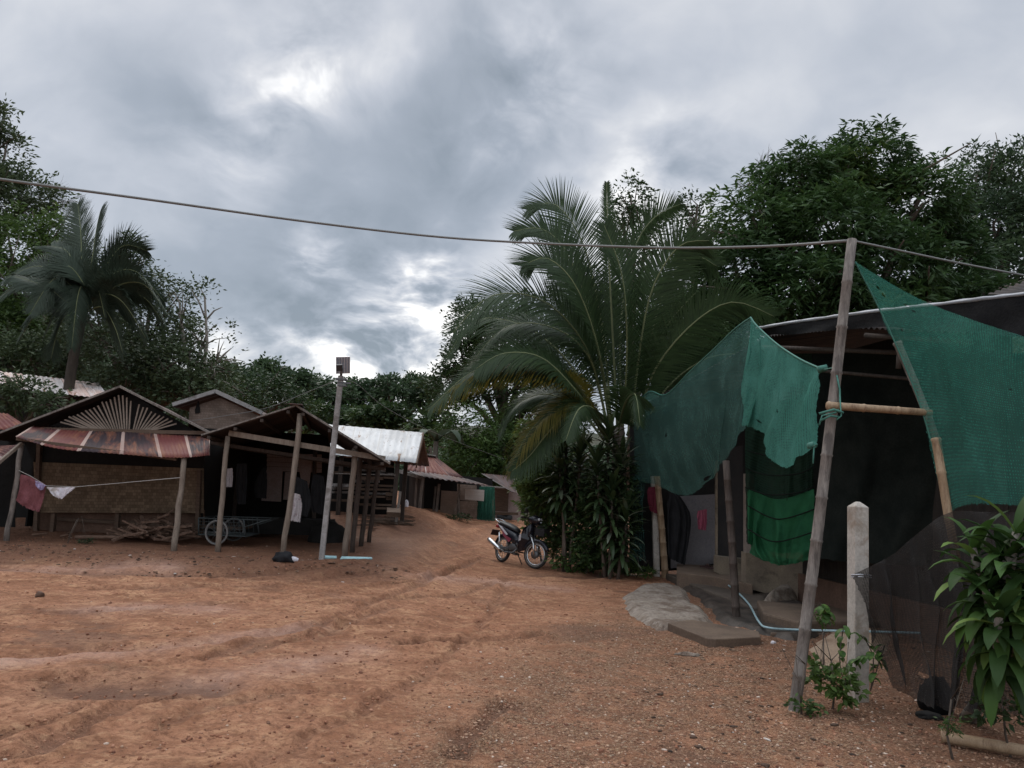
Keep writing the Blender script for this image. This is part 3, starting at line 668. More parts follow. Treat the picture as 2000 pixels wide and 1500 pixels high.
def frond(pts3, Lmax, nl, twist, droop, mat, rmat, parent, seed, name='frond', W=.035, tmin=.16, vbase=.4):
    """one palm leaf: rachis tube with two ranks of narrow leaflets, in one leaf object with its rachis as a sub-part"""
    r = random.Random(seed); c = catmull(pts3, 60); Vs = []; Fs = []; var = []
    for side in (-1, 1):
        for i in range(nl):
            t = tmin+(1-tmin)*(i+.5*(side > 0))/nl; f = t*59; k = min(int(f), 58); p = Vector(c[k]+(c[k+1]-c[k])*(f-k)); tg = Vector(c[min(k+2, 59)]-c[max(k-1, 0)]).normalized()
            up = Vector((0, 0, 1)); s = tg.cross(up)
            if s.length < .2: s = tg.cross(Vector((0, 1, 0)))
            s.normalize(); n_ = s.cross(tg).normalized(); a = twist+r.gauss(0, .04)
            sv = (s*math.cos(a)+n_*math.sin(a))*side; nn = (n_*math.cos(a)-s*math.sin(a))
            prof = (math.sin(math.pi*min(1, (t-tmin)/(1-tmin)*.85+.13)))**.6
            l = Lmax*prof*r.uniform(.85, 1.08); fw = .45+.75*t
            d = (sv+tg*fw+nn*.22+Vector((r.gauss(0, .03), r.gauss(0, .03), r.gauss(0, .03)))).normalized()
            w_ = tg.cross(d).cross(d); w_ = w_.normalized() if w_.length > 1e-4 else n_
            w_ = tg*.9+w_*.25; w_.normalize()
            q = p; b0 = len(Vs); ns = 4; dd = d.copy()
            for j in range(ns+1):
                wv = W*(.55, 1, .8, .5, .04)[j]
                Vs.append(q+w_*wv*.5); Vs.append(q-w_*wv*.5)
                dd = (dd+Vector((0, 0, -droop*(.35+.5*j/ns)))).normalized(); q = q+dd*(l/ns)
            for j in range(ns):
                Fs.append((b0+2*j, b0+2*j+1, b0+2*j+3, b0+2*j+2)); var.append(min(1, max(0, vbase+r.gauss(0, .12))))
    o = npmesh(name, np.array([tuple(v) for v in Vs]), np.array(Fs), mat, parent, False, var)
    rp = [Vector(q) for q in c[::4]]+[Vector(c[-1])]; m = len(rp)
    rr = MB().tube(rp, [lerp(.030, .005, i/(m-1)) for i in range(m)], 6)
    ob = npmesh('rachis', rr.V, rr.F, rmat, parent, True)
    ob.parent = o; ob.location = (0, 0, 0)
    return o
def strap(mb, base_, d, L_, W_, droop, seg=6, fold=.25):
    d = Vector(d).normalized(); q = Vector(base_); s = d.cross(Vector((0, 0, 1)))
    if s.length < .15: s = d.cross(Vector((1, 0, 0)))
    s.normalize(); b0 = len(mb.V); prof = [math.sin(math.pi*min(1, .12+.88*j/seg))**.7 if j < seg else .02 for j in range(seg+1)]
    for j in range(seg+1):
        w_ = W_*prof[j]*.5; n_ = s.cross(d).normalized()
        for k in (-1, 0, 1): mb.V.append(tuple(q+s*w_*k+n_*abs(k)*w_*fold)); mb.UV.append((0, 0))
        d = (d+Vector((0, 0, -droop/seg*(1+j*.4)))).normalized(); q = q+d*(L_/seg)
    for j in range(seg):
        for k in (0, 1):
            a = b0+3*j+k; mb.F.append((a, a+1, a+4, a+3))
def rosette_plant(name, label, stems, nleaf, L_, W_, droop, mat, seed, cat='plant', spread=.35, col_h=1.0, leafname='foliage', stem_r=.03, bark='bark', bare0=False):
    """stems: list of (base, top) ; leaves clothe the upper col_h metres of each stem"""
    r = random.Random(seed); t = empty(name, stems[0][0], label, cat)
    mb = MB(); sm = MB()
    for si, (a, b) in enumerate(stems):
        a = Vector(a); b = Vector(b); kk = 1.7 if (bare0 and si == 0) else 1
        sm.tube([a, a.lerp(b, .3)+Vector((r.uniform(-.02, .02), 0, 0)), a.lerp(b, .65)+Vector((r.uniform(-.03, .03), 0, 0)), b], [stem_r*1.2*kk, stem_r*kk, stem_r*.95*kk, stem_r*.8*kk], 8, .08)
        if bare0 and si == 0: continue
        for i in range(nleaf):
            u = i/nleaf; p = b-(b-a).normalized()*(u*col_h); th = i*2.39996+r.uniform(-.3, .3); el = lerp(1.15, -.25, u**.7)+r.uniform(-.2, .2)
            d = Vector((math.cos(th)*math.cos(el), math.sin(th)*math.cos(el), math.sin(el)))
            strap(mb, p, d, L_*r.uniform(.75, 1.15), W_*r.uniform(.8, 1.15), droop*r.uniform(.7, 1.3)*(.35+.8*u))
    o = npmesh(leafname, np.array(mb.V), np.array(mb.F), mat, t, True, np.clip(np.repeat(np.array([r.random()**1.7 for _ in range(len(mb.F)//12+1)]), 12)[:len(mb.F)], 0, 1))
    sm.build('stem', MT[bark], t, True)
    return t
def lump(name, c, sx, sy, sz, mat, label, cat, seed=1, noise_=.18, sub=3):
    v, f = ico(); import bmesh
    bm = bmesh.new(); bmesh.ops.create_icosphere(bm, subdivisions=sub, radius=1)
    for q in bm.verts:
        n = q.co.normalized(); k = 1+noise_*(vnoise(np.array(n.x*2.5+seed*3), np.array(n.y*2.5+n.z*3), seed)-.5)*2+noise_*.5*(vnoise(np.array(n.x*6+seed), np.array(n.y*6+n.z*7), seed)-.5)*2
        q.co = Vector((n.x*sx, n.y*sy, max(-.35, n.z)*sz))*float(k)
    me = bpy.data.meshes.new(name); bm.to_mesh(me); bm.free(); me.polygons.foreach_set('use_smooth', np.ones(len(me.polygons), bool)); me.materials.append(mat)
    o = bpy.data.objects.new(name, me); C.objects.link(o); o.location = Vector(c)+Vector((0, 0, .25*sz)); tag(o, label, cat); return o

# ------------------------------------------------------------------ left huts
Z = Vector((0, 0, 1))
def down(p, dz=.15): return Vector((p.x, p.y, gz(p.x, p.y)-dz))
def ppost(name, bot, tp, Yb, Yt, r0, r1, mat, parent, wob=.012):
    a = P(bot[0], bot[1], Yb); b = P(tp[0], tp[1], Yt); a.z = gz(a.x, a.y)-.1
    return post(name, a, b, r0, r1, MT[mat] if isinstance(mat, str) else mat, parent, wob)

# hut with fan gable
h = empty('hut', (-6.8, 15.2, .1), 'low woven bamboo hut with a sunburst of slats in its gable above a rusty awning', 'hut')
aY = 14.7; apex = P(235, 757, aY); L0 = P(-22, 856, aY); R0 = P(418, 851, aY); bk_ = Vector((-1.45, 5.5, 0))
corr('roof', apex, apex+bk_, R0+bk_, R0, MT['rustpurple'], h, sag=.02)
corr('roof', apex+bk_, apex, L0, L0+bk_, MT['darkroof'], h, sag=.02)
MB().beam(apex+Vector((0, -.03, .015)), L0+Vector((0, -.03, .015)), .03, .035).beam(apex+Vector((0, -.03, .02)), R0+Vector((0, -.03, .02)), .03, .04).build('bargeboard', MT['postgrey'], h)
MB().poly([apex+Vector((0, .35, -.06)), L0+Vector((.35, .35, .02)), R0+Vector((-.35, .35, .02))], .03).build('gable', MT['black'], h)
fb = P(243, 850, aY)
for i in range(29):
    t = i/28; bx = lerp(172, 312, t); ang = lerp(-1.18, 1.18, t)
    tx = lerp(85, 378, t); roofy = 757+(235-tx)*.445 if tx < 235 else 757+(tx-235)*.47
    bot = P(lerp(178, 300, t), 838+abs(t-.5)*4, aY+.12); tipx = lerp(118, 345, t**1.0); q = abs(t-.5)*2
    ty = (757+(235-tipx)*.40 if tipx < 235 else 757+(tipx-235)*.47)+13+6*q+rnd.uniform(-2, 3)
    if i in (18, ): continue
    tp = P(tipx, min(ty, 836), aY+.10)
    MB().beam(bot, tp, .027, .012, Vector((0, 1, 0))).build('gable_slat', MT['slat'], h)
MB().beam(P(60, 838, aY+.1), P(415, 846, aY+.1), .07, .07).build('tie_beam', MT['plank'], h)
A0 = P(68, 833, 15.0); A1 = P(412, 847, 15.0); A2 = P(418, 890, 13.55); A3 = P(28, 852, 13.4)
# awning, front edge sags along the photograph's line
awt = [P(66, 831, 15.0), P(150, 836, 15.0), P(240, 838, 15.0), P(330, 843, 15.0), P(410, 848, 15.0)]
awb = [P(30, 853, 13.4), P(112, 876, 13.3), P(235, 887, 13.3), P(345, 894, 13.4), P(410, 889, 13.55)]
ct = catmull(awt, 181); cb = catmull(awb, 181); Vs = []; UVs = []
for j in range(7):
    for i in range(181):
        p = lerp(ct[i], cb[i], j/6); u = i/180*3.75; Vs.append(Vector(p)+Vector((0, -.2, 1)).normalized()*.006*math.sin(u/.075*6.283)); UVs.append((u, j/6*1.7))
o = npmesh('awning', Vs, [(j*181+i, j*181+i+1, (j+1)*181+i+1, (j+1)*181+i) for j in range(6) for i in range(180)], MT['rust'], h, True, None, UVs)
o.modifiers.new('solid', 'SOLIDIFY').thickness = .004
MB().beam(P(33, 857, 13.5), P(345, 897, 13.5), .05, .05).build('awning_beam', MT['plank'], h)
WY = 15.4
MB().quad(P(66, 902, WY), P(398, 915, WY), P(398, 1002, WY), P(70, 1001, WY), .03).build('wall', MT['weave'], h)
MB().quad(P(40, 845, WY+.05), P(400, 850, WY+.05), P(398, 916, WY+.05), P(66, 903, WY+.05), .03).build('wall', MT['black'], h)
w0 = P(66, 900, WY); w1 = P(398, 900, WY)
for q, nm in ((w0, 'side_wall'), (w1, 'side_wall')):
    MB().quad(Vector((q.x, q.y, 2.2)), Vector((q.x, q.y+4.5, 2.2)), Vector((q.x, q.y+4.5, .4)), Vector((q.x, q.y, .4)), .03).build(nm, MT['black'], h)  # near-black colour stands for the shade between hut and shed
MB().box((-6.9, WY+2.3, .56), 3.6, 4.4, .06).build('floor_boards', MT['plank'], h)
MB().quad(P(60, 996, WY+.2), P(400, 996, WY+.2), P(400, 1055, WY+.2), P(60, 1055, WY+.2), .03).build('skirting', MT['brick'], h)
for bx, by, tx, ty in ((228, 1042, 231, 1003), (102, 1045, 106, 1003), (386, 1050, 390, 918), (70, 1050, 78, 850)):
    a = P(bx, by, WY-.06); a.z = gz(a.x, a.y)-.1
    MB().beam(a, P(tx, ty, WY-.06), .09, .07).build('post', MT['plank'], h)
ppost('post', (12, 1065), (43, 866), 13.5, 13.55, 0.046, 0.040, 'postgrey', h, .02)
ppost('post', (340, 1072), (360, 893), 13.3, 13.5, 0.050, 0.046, 'post', h)

# neighbouring hut at the left edge
h = empty('hut', (-10.2, 15.5, .1), 'hut cut by the left edge with a rusty lean-to roof below a second rusty roof', 'hut')
corr('roof', P(-140, 855, 15), P(2, 872, 14.9), P(36, 868, 14.0), P(-90, 985, 12.2), MT['rust2'], h)
corr('roof', P(-80, 800, 18), P(14, 808, 18), P(56, 836, 16.8), P(-80, 845, 16.2), MT['rust'], h, pitch=.1)
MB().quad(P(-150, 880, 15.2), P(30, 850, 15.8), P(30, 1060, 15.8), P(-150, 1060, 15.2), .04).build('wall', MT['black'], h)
MB().beam(P(-100, 985, 12.3), P(42, 866, 13.5), .045, .05).build('rafter', MT['post'], h)

gap_shade = MB().quad(P(-60, 845, 17.6), P(112, 850, 17.6), P(112, 1060, 17.6), P(-60, 1060, 17.6), .04).build('wall', MT['black'], h)  # black panel added to paint in the shade of the gap between huts

# gable house behind
h = empty('hut', (-7.2, 21, .3), 'woven bamboo gable house rising behind the open shed', 'hut')
apx = P(430, 773, 20); Lq = P(348, 799, 20); Rq = P(520, 815, 20); b6 = Vector((-.6, 6, 0)); of = Vector((0, -.35, .03))
corr('roof', apx+of, apx+b6, Rq+b6, Rq+of, MT['rustgrey'], h)
corr('roof', apx+b6, apx+of, Lq+of, Lq+b6, MT['rustgrey'], h)
MB().poly([apx-Z*.05, Lq+Vector((.3, 0, .05)), Lq+Vector((.3, 0, -2.6)), Rq+Vector((-.1, 0, -2.6)), Rq+Vector((-.1, 0, .0))], .04).build('wall', MT['weave2'], h)
MB().beam(apx+of+Z*.05, Lq+of+Z*.05, .05, .09).beam(apx+of+Z*.05, Rq+of+Z*.05, .05, .09).build('bargeboard', MT['polecon'], h)
MB().quad(P(381, 800, 19.95), P(388, 780, 19.95), P(391, 806, 19.95), P(381, 808, 19.95), .02).build('vent', MT['black'], h)

# open shed
h = empty('shed', (-3.8, 14.5, .14), 'open shed with dark gable roof on bare wooden posts beside the lamp pole', 'shed')
sY = 13.3; ap = P(578, 794, sY); lf = P(393, 853, sY); rt = P(762, 909, sY); bk_ = Vector((-1.15, 5.2, 0))
corr('roof', ap+bk_, ap, lf, lf+bk_, MT['darkroof'], h, sag=.03)
corr('roof', ap, ap+bk_, rt+bk_, rt, MT['darkroof'], h, sag=.02)
MB().beam(ap+Z*.02, lf+Z*.03, .03, .025).beam(ap+Z*.02, rt+Z*.03, .03, .03).build('roof_edge', MT['postgrey'], h)
MB().beam(ap+Z*.035-bk_*.02, ap+Z*.035+bk_, .22, .012).build('ridge_cap', MT['rustgrey'], h)
MB().beam(P(448, 846, 13.5), P(752, 896, 13.5), .07, .09).build('tie_beam', MT['post'], h)
for k in range(1, 5):
    q = bk_*(k/4.4)
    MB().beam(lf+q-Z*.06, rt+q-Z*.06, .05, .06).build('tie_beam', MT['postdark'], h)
for (aa, bb) in ((lf, ap), (rt, ap)):
    for k in range(4):
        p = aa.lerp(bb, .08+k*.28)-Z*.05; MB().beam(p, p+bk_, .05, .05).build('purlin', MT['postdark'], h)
ppost('post', (425, 1078), (445, 852), 13.4, 13.5, 0.050, 0.042, 'post', h)
ppost('post', (553, 1080), (586, 808), 13.3, 13.4, 0.050, 0.046, 'post', h, .02)
ppost('post', (674, 1075), (694, 876), 13.6, 13.6, 0.050, 0.050, 'post', h)
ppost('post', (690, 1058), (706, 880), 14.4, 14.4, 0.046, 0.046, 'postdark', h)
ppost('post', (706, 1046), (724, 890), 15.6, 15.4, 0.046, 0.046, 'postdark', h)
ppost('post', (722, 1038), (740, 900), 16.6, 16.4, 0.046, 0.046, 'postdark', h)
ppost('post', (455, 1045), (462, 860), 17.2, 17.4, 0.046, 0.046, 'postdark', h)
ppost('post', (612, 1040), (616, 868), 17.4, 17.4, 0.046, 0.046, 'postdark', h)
BY = 18.0
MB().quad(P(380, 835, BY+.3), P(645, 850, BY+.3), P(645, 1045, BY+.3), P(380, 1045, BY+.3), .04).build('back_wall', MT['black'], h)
pw = MB()
for k in range(4): pw.quad(P(522, 884+k*9, BY-.02*k), P(628, 888+k*9, BY-.02*k), P(628, 896.4+k*9, BY-.02*k), P(521, 892.4+k*9, BY-.02*k), .02)
pw.build('board_panel', MT['plankpink'], h)
MB().quad(P(514, 918, BY-.1), P(552, 918, BY-.1), P(549, 980, BY-.1), P(511, 978, BY-.1), .02).build('board_panel', MT['plankpink'], h)
MB().quad(P(557, 922, BY-.1), P(578, 922, BY-.1), P(573, 976, BY-.1), P(553, 976, BY-.1), .02).build('board_panel', MT['plankpink'], h)
MB().quad(P(581, 895, BY-.12), P(610, 897, BY-.12), P(602, 962, BY-.12), P(592, 962, BY-.12), .02).build('board_panel', MT['plankpink'], h)
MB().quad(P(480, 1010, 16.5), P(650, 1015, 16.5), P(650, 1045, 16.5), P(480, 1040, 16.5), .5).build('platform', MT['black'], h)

def cloth(name, label, cat, rows, mat, group=None, fold=.02, nf=4, nu=24, nv=18, seed=3):
    o = drape(name, rows, mat, None, nu, nv, fold, nf, seed)
    tag(o, label, cat, group); return o
lil = surf('lilac_cloth', (.34, .28, .44), (.40, .34, .50), 5, .9, .1); red = surf('dull_red_cloth', (.19, .065, .07), (.25, .09, .10), 9, .9, .1, c3=(.13, .04, .045))
wht = surf('white_cloth', (.66, .62, .66), (.74, .70, .72), 8, .9, .15, c3=(.5, .46, .42)); blk = surf('black_clothes', (.012, .012, .013), (.02, .02, .022), 6, .95, .1)
cloth('washing', 'dull red cloth hanging from the washing line beside the left hut post', 'laundry', [[(40, 926, 13.5), (62, 932, 13.5), (90, 946, 13.5)], [(36, 960, 13.5), (60, 968, 13.5), (85, 975, 13.5)], [(31, 978, 13.5), (52, 992, 13.5), (76, 1000, 13.5)]], red)
cloth('washing', 'small lilac cloth pinned between the red and the white washing', 'laundry', [[(68, 938, 13.44), (78, 942, 13.44), (89, 948, 13.44)], [(71, 950, 13.44), (78, 957, 13.44), (84, 956, 13.44)]], lil)
cloth('washing', 'white scalloped cloth on the washing line in front of the woven wall', 'laundry', [[(91, 951, 13.45), (115, 952, 13.45), (148, 951, 13.45)], [(97, 960, 13.45), (118, 962, 13.45), (142, 957, 13.45)], [(105, 969, 13.45), (120, 974, 13.45), (130, 966, 13.45)]], wht)
wl = MB().tube([P(37, 919, 13.5), P(60, 930, 13.5), P(91, 949, 13.5), P(148, 951, 13.45), P(240, 943, 13.42), P(351, 933, 13.4)], .006, 5).build('washing_line', plain('line', (.35, .33, .30)), None)
tag(wl, 'thin washing line tied between the two posts of the fan gable hut', 'line')
cloth('shirt', 'pale shirt hanging at the back of the open shed beside its left post', 'laundry', [[(441, 916, 14.6), (454, 914, 14.6)], [(440, 935, 14.6), (455, 935, 14.6)], [(441, 951, 14.6), (453, 951, 14.6)]], surf('offwhite', (.45, .42, .43), (.5, .47, .48), 5, .9, .1))
cloth('towel', 'checked white towel hanging low behind the middle shed post', 'towel', [[(571, 962, 13.9), (586, 966, 13.9)], [(566, 990, 13.9), (590, 988, 13.9)], [(563, 1016, 13.9), (586, 1020, 13.9)]], surf('checked', (.48, .44, .44), (.55, .5, .5), 12, .9, .2, c3=(.25, .15, .16)))
cloth('jacket', 'black jacket hanging under the shed roof beside the checked towel', 'laundry', [[(578, 930, 13.95), (600, 940, 13.95)], [(572, 965, 13.95), (608, 980, 13.95)], [(585, 1005, 13.95), (600, 1010, 13.95)]], blk)
cloth('jacket', 'black jacket hung against the pinkish boards of the shed', 'laundry', [[(512, 915, 16), (520, 912, 16)], [(497, 945, 16), (522, 945, 16)], [(500, 972, 16), (520, 974, 16)]], blk)

cloth('jacket', 'dark jacket hanging under the shed roof just left of the lamp pole', 'laundry', [[(612, 925, 14.6), (632, 930, 14.6)], [(606, 965, 14.6), (638, 970, 14.6)], [(610, 1000, 14.6), (634, 1006, 14.6)]], blk)
cloth('trousers', 'dark trousers hanging deep in the shed beside the pale shirt', 'laundry', [[(462, 905, 15.2), (482, 905, 15.2)], [(461, 945, 15.2), (483, 945, 15.2)], [(464, 985, 15.2), (480, 985, 15.2)]], blk)
lump('sack', (P(640, 1030, 16.2).x, 16.0, .15), .35, .25, .5, MT['black'], 'big dark lump standing in for the dark mass under the shed behind the lamp pole', 'sack', 19, .25)  # lump stands in for an unclear dark mass under the shed
# handcart
cb_ = G(455, 1062); ct_ = empty('handcart', cb_, 'wire sided handcart with a big spoked wheel parked under the shed', 'cart')
m = MB(); cy_ = 14.2
c0 = P(388, 1012, cy_); c1 = P(520, 1016, cy_); c2 = P(388, 1044, cy_); c3 = P(480, 1048, cy_); bkv = Vector((0, .75, 0))
for o_ in (Vector((0, 0, 0)), bkv):
    m.tube([c0+o_, c1+o_], .012, 6).tube([c2+o_, c3+o_], .012, 6).tube([c0+o_, c2+o_], .012, 6).tube([P(476, 1014, cy_)+o_, c3+o_], .012, 6)
    m.tube([P(476, 1030, cy_)+o_, c1+o_], .012, 6)
m.tube([c0, c0+bkv], .012, 6).tube([c2, c2+bkv], .012, 6).tube([c3, c3+bkv], .012, 6).tube([c1, c1+bkv], .012, 6)
m.build('frame', plain('cart_metal', (.045, .055, .055), .7, .2), ct_, True)
m = MB()
for k in range(9): m.tube([c0.lerp(P(476, 1014, cy_), k/9), c2.lerp(c3, k/9)], .004, 4).tube([c0.lerp(P(476, 1014, cy_), k/9)+bkv, c2.lerp(c3, k/9)+bkv], .004, 4)
for k in range(1, 5): m.tube([c0.lerp(c2, k/5), P(476, 1014, cy_).lerp(c3, k/5)], .004, 4)
m.quad(c2, c3, c3+bkv, c2+bkv, .015)
m.build('mesh_side', plain('cart_mesh', (.05, .06, .06), .7, .2), ct_)
def ring(mb, c, ax, r, tr, n=32, k=8):
    ax = ax.normalized(); u = ax.cross(Z).normalized(); v = ax.cross(u); b0 = len(mb.V)
    for i in range(n):
        a = 2*math.pi*i/n; rd = u*math.cos(a)+v*math.sin(a)
        for j in range(k):
            b = 2*math.pi*j/k; mb.V.append(tuple(c+rd*(r+tr*math.cos(b))+ax*(tr*math.sin(b)))); mb.UV.append((0, 0))
    for i in range(n):
        for j in range(k):
            mb.F.append((b0+i*k+j, b0+((i+1) % n)*k+j, b0+((i+1) % n)*k+(j+1) % k, b0+i*k+(j+1) % k))
    return mb
for off in (-.06, .82):
    wc = P(425, 1043, cy_)+Vector((0, off, 0)); wc.z = gz(wc.x, wc.y)+.225+.02
    wm = ring(MB(), wc, Vector((.15, 1, 0)), .205, .016).build('wheel', plain('cart_tyre', (.17, .16, .15), .8), ct_, True)
    sp = ring(MB(), wc, Vector((.15, 1, 0)), .185, .006)
    for k in range(12):
        a = k*math.pi/6; u = Vector((1, -.15, 0)).normalized(); sp.tube([wc, wc+u*.185*math.cos(a)+Z*.185*math.sin(a)], .003, 4)
    sp.tube([wc-Vector((.15, 1, 0))*.03, wc+Vector((.15, 1, 0))*.03], .02, 8)
    q = npmesh('rim', sp.V, sp.F, plain('cart_rim', (.13, .12, .115), .6, .3), wm, True); q.location = (0, 0, 0)

# firewood
fw = surf('firewood', (.13, .075, .05), (.22, .14, .10), 7, .9, .4, stretch=(1, 1, 1)); fr_ = random.Random(5)
fpile = []
for k in range(76):
    u = fr_.random(); px = lerp(235, 372, u); hh = max(0, 1-abs((px-315)/75))**.8
    y = fr_.uniform(14.0, 14.9); base_ = P(px, 1040, y); zz = gz(base_.x, base_.y)+.03+fr_.random()*hh*.42
    a = fr_.uniform(-1.1, 1.1); l = fr_.uniform(.22, .6); tl = fr_.uniform(-.4, .55)
    d = Vector((math.cos(a)*math.cos(tl), math.sin(a)*math.cos(tl), math.sin(tl)))
    c = Vector((base_.x, base_.y, zz+abs(d.z)*l*.5))
    fpile.append((c, d, l))
shapes = []
for k in range(6):
    mb = MB(); r_ = .012+.003*k/2
    mb.beam(Vector((-.5, 0, 0)), Vector((.5, 0, .02)), r_*3.2, r_*2)
    o = mb.build('firewood', fw, None); shapes.append(o.data); C.objects.unlink(o); bpy.data.objects.remove(o)
for k, (c, d, l) in enumerate(fpile):
    o = bpy.data.objects.new('firewood', shapes[k % 6]); C.objects.link(o); o.location = c
    o.rotation_euler = d.to_track_quat('X', 'Z').to_euler(); o.scale = (l, 1, 1)
    tag(o, 'split stick of firewood in the loose heap under the fan gable hut', 'firewood', 'split firewood heaped beside the hut post')
for (a, b, r_, lb) in (((150, 1030), (245, 1035), .035, 'long grey plank lying on the dirt in front of the hut'), ((62, 1057), (92, 1044), .02, 'short pale stick on the dirt by the left hut post'), ((118, 1052), (135, 1035), .02, 'short dark stick leaning among litter below the white washing')):
    a = P(a[0], a[1], 14.2); b = P(b[0], b[1], 14.2); a.z = gz(a.x, a.y)+.03; b.z = gz(b.x, b.y)+.07
    tag(MB().tube(log_pts(a, b, 5, .01), r_, 7, .15).build('stick', fw, None, True), lb, 'stick')

# lamp pole
pb = P(628, 1088, 13.05); pb.z = gz(pb.x, pb.y)-.1; pt = P(666, 734, 13.1)
lp = empty('street_lamp', pb, 'slim concrete pole with a solar panel and floodlight in front of the open shed', 'street lamp')
MB().beam(pb, pt, .085, .07, Vector((0, 1, 0))).build('pole', MT['polecon'], lp, bevel=.01)
MB().box(P(667, 741, 12.85), .16, .14, .03).box(P(672, 748, 12.85), .22, .03, .03).box(P(669, 753, 12.8), .14, .12, .025).build('clamp', plain('clamp', (.12, .12, .12), .5, .6), lp)
MB().tube([pt, P(668, 716, 12.9)], .022, 8).build('mast', plain('mast', (.25, .25, .25), .5, .5), lp, True)
pc = P(670, 713, 13.0); nx = Vector((.93, .3, .12)).normalized(); ny = Vector((.05, -.35, .9)).normalized(); ny = (ny-nx*ny.dot(nx)).normalized(); nz_ = nx.cross(ny)
pn = MB().frame(pc, nx, ny, nz_, .115, .145, .012).build('solar_panel', plain('panel_frame', (.55, .56, .58), .4, .4), lp)
gl = MB()
for k in range(5): gl.frame(pc-nz_*.0135*0+nz_*(-.0145 if nz_.y > 0 else .0145)+nx*(-.088+.044*k), nx, ny, nz_, .015, .13, .002)
q = npmesh('solar_cells', gl.V, gl.F, plain('cells', (.20, .21, .24), .3), pn); q.location = (0, 0, 0)
MB().frame(P(663, 718, 12.8), nx, Vector((0, -.5, .86)), Vector((0, .86, .5)), .05, .055, .02).build('floodlight', plain('lamp_body', (.025, .025, .028), .5), lp, bevel=.006)
MB().tube([P(663, 718, 12.82), P(668, 724, 12.9)], .012, 6).build('bracket', plain('bracket', (.1, .1, .1), .5), lp)
# thin wires from the pole
def wire(name, pts, r, label, mat=None):
    c = catmull([P(*p) for p in pts], 40); o = MB().tube([Vector(q) for q in c], r, 6).build(name, mat or MT['wire'], None, True); tag(o, label, 'cable'); return o
wire('cable', [(664, 740, 12.85), (600, 766, 13.6), (520, 797, 14.6), (440, 812, 16), (360, 824, 18)], .005, 'thin cable running down from the lamp pole to the house behind')
wire('cable', [(672, 741, 12.9), (700, 752, 14.5), (760, 800, 18), (860, 850, 24), (985, 897, 28)], .006, 'thin cable running from the lamp pole away over the road')

# small things on the yard edge
cy1 = surf('pale_blue_board', (.36, .56, .58), (.42, .62, .63), 5, .6, .1, c3=(.25, .36, .36))
for (x0, x1, y_, lb) in ((625, 657, 1093, 'short pale blue board lying at the foot of the lamp pole'), (664, 727, 1095, 'long tapering pale blue strip lying on the dirt right of the lamp pole')):
    a = G(x0, y_+1); b = G(x1, y_+ (1 if x1 < 700 else .5)); a.z += .03; b.z += .03
    tag(MB().quad(a+Vector((.0, .10, .03)), b+Vector((-.02, .08 if x1 < 700 else .03, .02)), b, a, .02).build('board', cy1, None), lb, 'board')
sk = G(556, 1096)
lump('sack', sk, .17, .12, .11, blk, 'crumpled black sack lying on the dirt in front of the middle shed post', 'sack', 4, .35)
lump('rag', G(574, 1097), .06, .05, .06, wht, 'crumpled white rag beside the black sack', 'rag', 6, .4, 2)
lump('dirt_clod', G(76, 1165), .05, .05, .05, MT['brick'], 'dark clod of earth alone on the open yard at left', 'clod', 8, .4, 2)

# ------------------------------------------------------------------ middle houses
h = empty('house', (-3.4, 20.5, .3), 'house with a bright white streaked sheet roof above a wall of stacked planks', 'house')
r0, r1, r2, r3 = P(640, 829, 22), P(826, 845, 22), P(812, 904, 19.6), P(630, 886, 19.6)
corr('roof', r0, r1, r2, r3, MT['whiteroof'], h, pitch=.19, amp=.004, rag=.02)
corr('roof', r1, r0, r0+Vector((0, 2.5, -.9)), r1+Vector((0, 2.5, -.9)), MT['rustgrey'], h, pitch=.18)
MB().beam(r1+Vector((.02, 0, -.06)), r2+Vector((.02, 0, -.06)), .03, .14).build('bargeboard', MT['plank'], h)
for (b0, t0, Y, w_, mt_) in (((768, 1000), (777, 900), 19.8, .10, 'postdark'), ((786, 998), (793, 902), 20.6, .10, 'postdark'), ((660, 1005), (668, 885), 19.8, .10, 'postdark'), ((775, 1000), (782, 960), 19.6, .06, 'postgrey')):
    a = P(b0[0], b0[1], Y); a.z = gz(a.x, a.y)-.05
    MB().beam(a, P(t0[0], t0[1], Y), w_, w_, Vector((0, 1, 0))).build('post', MT[mt_], h)
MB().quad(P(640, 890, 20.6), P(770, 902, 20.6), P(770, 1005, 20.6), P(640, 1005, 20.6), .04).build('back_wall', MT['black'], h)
for k in range(12):
    y0 = 906+k*7.6; x = 648
    while x < 768:
        x2 = min(770, x+rnd.uniform(22, 60)); hgt = rnd.uniform(3.5, 6.6); yy = y0+rnd.uniform(-1, 1)+(x-650)*.02; Yp = 20.0+rnd.uniform(-.12, .12)
        if rnd.random() < .86-.05*max(0, k-6):
            MB().quad(P(x, yy, Yp), P(x2-1.5, yy+1, Yp), P(x2-1.5, yy+1+hgt, Yp), P(x, yy+hgt, Yp), .12).build('plank', MT['plankgrey' if rnd.random() < .6 and k < 8 else 'plank'], h)
        x = x2
MB().quad(P(690, 889, 19.9), P(768, 896, 19.9), P(760, 903, 19.5), P(690, 899, 19.5), .03).build('shelf', MT['plankgrey'], h)
MB().tube([P(655, 925, 19.6), P(772, 928, 19.6)], .012, 6).build('rail', MT['postgrey'], h)
lump('sack', G(788, 1008)+Vector((0, .2, 0)), .12, .1, .16, wht, 'small white sack by the post of the white roofed house', 'sack', 9, .3)
tag(MB().quad(P(756, 996, 19.0), P(782, 998, 19.0), P(782, 1006, 18.6), P(755, 1005, 18.6), .12).build('block', MT['slab'], None), 'low earthen block in front of the white roofed house', 'block')
db = MB()
